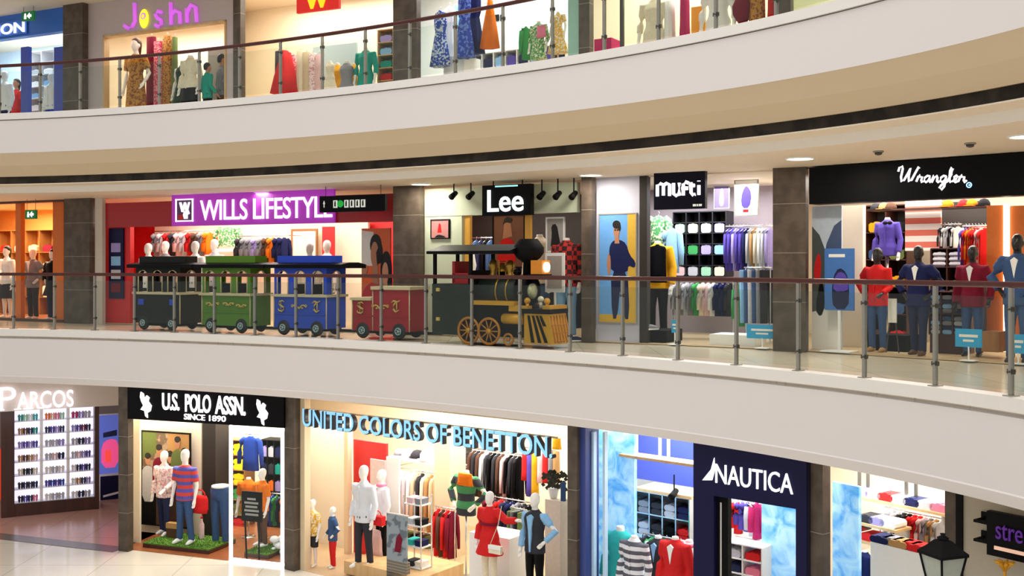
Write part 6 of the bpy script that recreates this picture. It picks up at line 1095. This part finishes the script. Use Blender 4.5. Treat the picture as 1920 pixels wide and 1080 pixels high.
# --- window past the navy portal
fpanel('ice_panel', LD, 1561, 1610, 908, 1150, .35, .06, 'ice panel', 'glowing pale blue panel past the navy portal', 'lit panel')
for k_, (a, b2, y_, nm) in enumerate(((1590, 1776, 946, 'high wooden shelf in the side window'), (1600, 1680, 986, 'slanted middle shelf in the side window'), (1606, 1660, 1018, 'lower shelf in the side window'))):
    kk = (1.1, .8, .8)[k_]; o, w, h = fpanel('wall_shelf', LD, a, b2, y_, y_ + 5, kk, .35, 'light wood', nm, 'shelf'); z = LD.z((a + b2) / 2, y_, kk)
    for x in (-w * .45, w * .45): ob('bracket', MB().box(x - .01, x + .01, 0, .35, -.12, 0), 'chrome', o)
    for i, c in enumerate((('lilac', 'silver', 'red', 'white', 'navy', 'silver', 'pink'), ('charcoal', 'lilac', 'white'), ('red', 'indigo'))[k_]): s0, s1 = LD.s(a + 8, kk), LD.s(b2 - 8, kk); n = (7, 3, 2)[k_]; folded(f'{c} folded shirt, {ORD[i]} from navy portal, {nm}', LD, s0 + (s1 - s0) * (i + .5) / n, kk + .04, z, .24, .1, c, .26, 'folded shirts in the side window')
for i, px in enumerate((1602, 1618, 1690, 1708)): s = LD.s(px, 1.2); z = LD.z(1683, 946, 1.1); ob('hanging_strap', MB().box(-.02, .02, 0, .03, 0, -1.16 - z), 'dark steel', None, LD.w(s, 1.3, z), LD.rz, label=f'dark hanging strap in the side window, {ORD[i]} from the navy portal', cat='strap', group='dark straps in the side window')
row('the side window rail', 'the slanted shelf', LD, 1662, 1772, 966, 1030, 1.5, ['white', 'silver', 'white', 'charcoal', 'black', 'red', 'red', 'rose', 'grey', 'tan', 'silver'], 'shirt', rz=.8, t=.08, label_rail='chrome rail of white and red shirts in the side window', wall=1.4, group='shirts in the side window')
fpanel('display_counter', LD, 1632, 1735, 1028, 1200, .45, .3, 'white', 'large white counter in the side window behind the lamp', 'counter'); zc = LD.z(1690, 1028, .5)
for i, (px, c) in enumerate(((1650, 'navy'), (1668, 'grey'), (1686, 'tan'), (1702, 'red'), (1720, 'red'))): folded(f'{c} folded shirt, {ORD[i]} from the navy portal on the white counter', LD, LD.s(px, .5), .46 + .02 * (i % 2), zc, .26, .09, c, .24, 'folded shirts on the white counter')
torso('headless form in a navy top behind the white counter', LD, 1622, 1032, 1090, .7, 'shirt', 'navy', ZL)
struct('column', MB().box(0, LD.s(1800) - LD.s(1776), -.05, .4, 0, 3.36), 'column stone', LD.w(LD.s(1776), 0, ZL), LD.rz); struct('trim_13', MB().box(0, LD.s(1811) - LD.s(1799), -.08, .3, 0, 3.36), 'matt black', LD.w(LD.s(1799), 0, ZL), LD.rz)
struct('wall_front', MB().box(0, 4, 0, .2, 0, 3.36), mat('side wall', '#b3a996', .6, var=.03), LD.w(LD.s(1811), -.05, ZL), LD.rz)
e, w, h = sign('bracket_sign', 'black projecting sign with purple letters over a pale line, right wall edge' if 0 else 'black projecting sign with purple letters on two wall brackets', LD, 1850, 1960, 968, 1052, -.3, .08, 'black')
text('stre', w * .46, h * .34, mat('sign violet dim', '#5a2490', emit=.22), e, -w * .09, -.02, h * .42); ob('print_lettering', MB().box(-w * .36, w * .4, -.012, 0, h * .16, h * .24), mat('sign salmon', '#e0b49c', emit=.6), e)
for py in (980, 1016): z = LD.z(1840, py, -.3) - LD.z(1905, 1052, -.3); b = MB(); b.box(-w / 2 - .16, -w / 2, .02, .05, z - .015, z + .015); b.box(-w / 2 - .17, -w / 2 - .155, .02, .25, z - .015, z + .015); b.box(-w / 2 - .2, -w / 2 - .13, .23, .255, z - .07, z + .07); ob('bracket', b, 'matt black', e)
x, y = plan(1884, 11.6); e = empty('finial_stand', (x, y, ZL), 0, 'gold leaf shaped finial on a thin gold stem under the black sign', 'ornament'); zf_ = CZ + (HY - 1066) / F * 11.6 - ZL
ob('stem', MB().cyl((0, 0, 0), (0, 0, zf_), .018, 8).cyl((0, 0, 0), (0, 0, .03), .14, 16), 'gold', e); b = MB()
for i in range(7): a = i * 2 * PI / 7; b.tube([(0, 0, zf_ - .02), (.06 * math.cos(a), .06 * math.sin(a), zf_ + .06), (.11 * math.cos(a), .11 * math.sin(a), zf_ + .07)], [.02, .025, .008], 6)
ob('leaf_crown', b, 'gold', e)
# --- street style lamp on the ground floor
x, y = plan(1768, 11.0); e = empty('lamp_post', (x, y, ZL), .35, 'black street style lantern post before the side window', 'lamp'); z1 = CZ + (HY - 1035) / F * 11.0 - ZL; z2 = CZ + (HY - 1004) / F * 11.0 - ZL
ob('post', MB().lathe([(.16, 0), (.15, .1), (.07, .25), (.05, .6), (.045, z1 - .55), (.07, z1 - .5), (.04, z1 - .44)], 14), 'matt black', e)
b = MB(); R = lambda r, z: [(r * math.cos(PI / 4 + PI / 2 * q), r * math.sin(PI / 4 + PI / 2 * q), z) for q in range(4)]
b.loft([R(.25, z1 - .03), R(.25, z1), R(.16, z1 + .06), R(.09, z1 + .12), R(.06, z1 + .13)], False); b.lathe([(.05, z1 + .12), (.06, z1 + .15), (.02, z1 + .17), (.03, z1 + .19), (.005, z2)], 12); ob('lantern_roof', b, 'matt black', e)
ob('lantern_glass', MB().loft([R(.12, z1 - .43), R(.215, z1 - .03)], False), mat('lantern pane', '#aab0a6', .3), e)
for q in range(4): ob('lantern_frame', MB().tube([R(.125, z1 - .44)[q], R(.222, z1 - .03)[q]], .012, 6), 'matt black', e)
ob('lantern_base', MB().loft([R(.1, z1 - .46), R(.135, z1 - .43)], False), 'matt black', e)
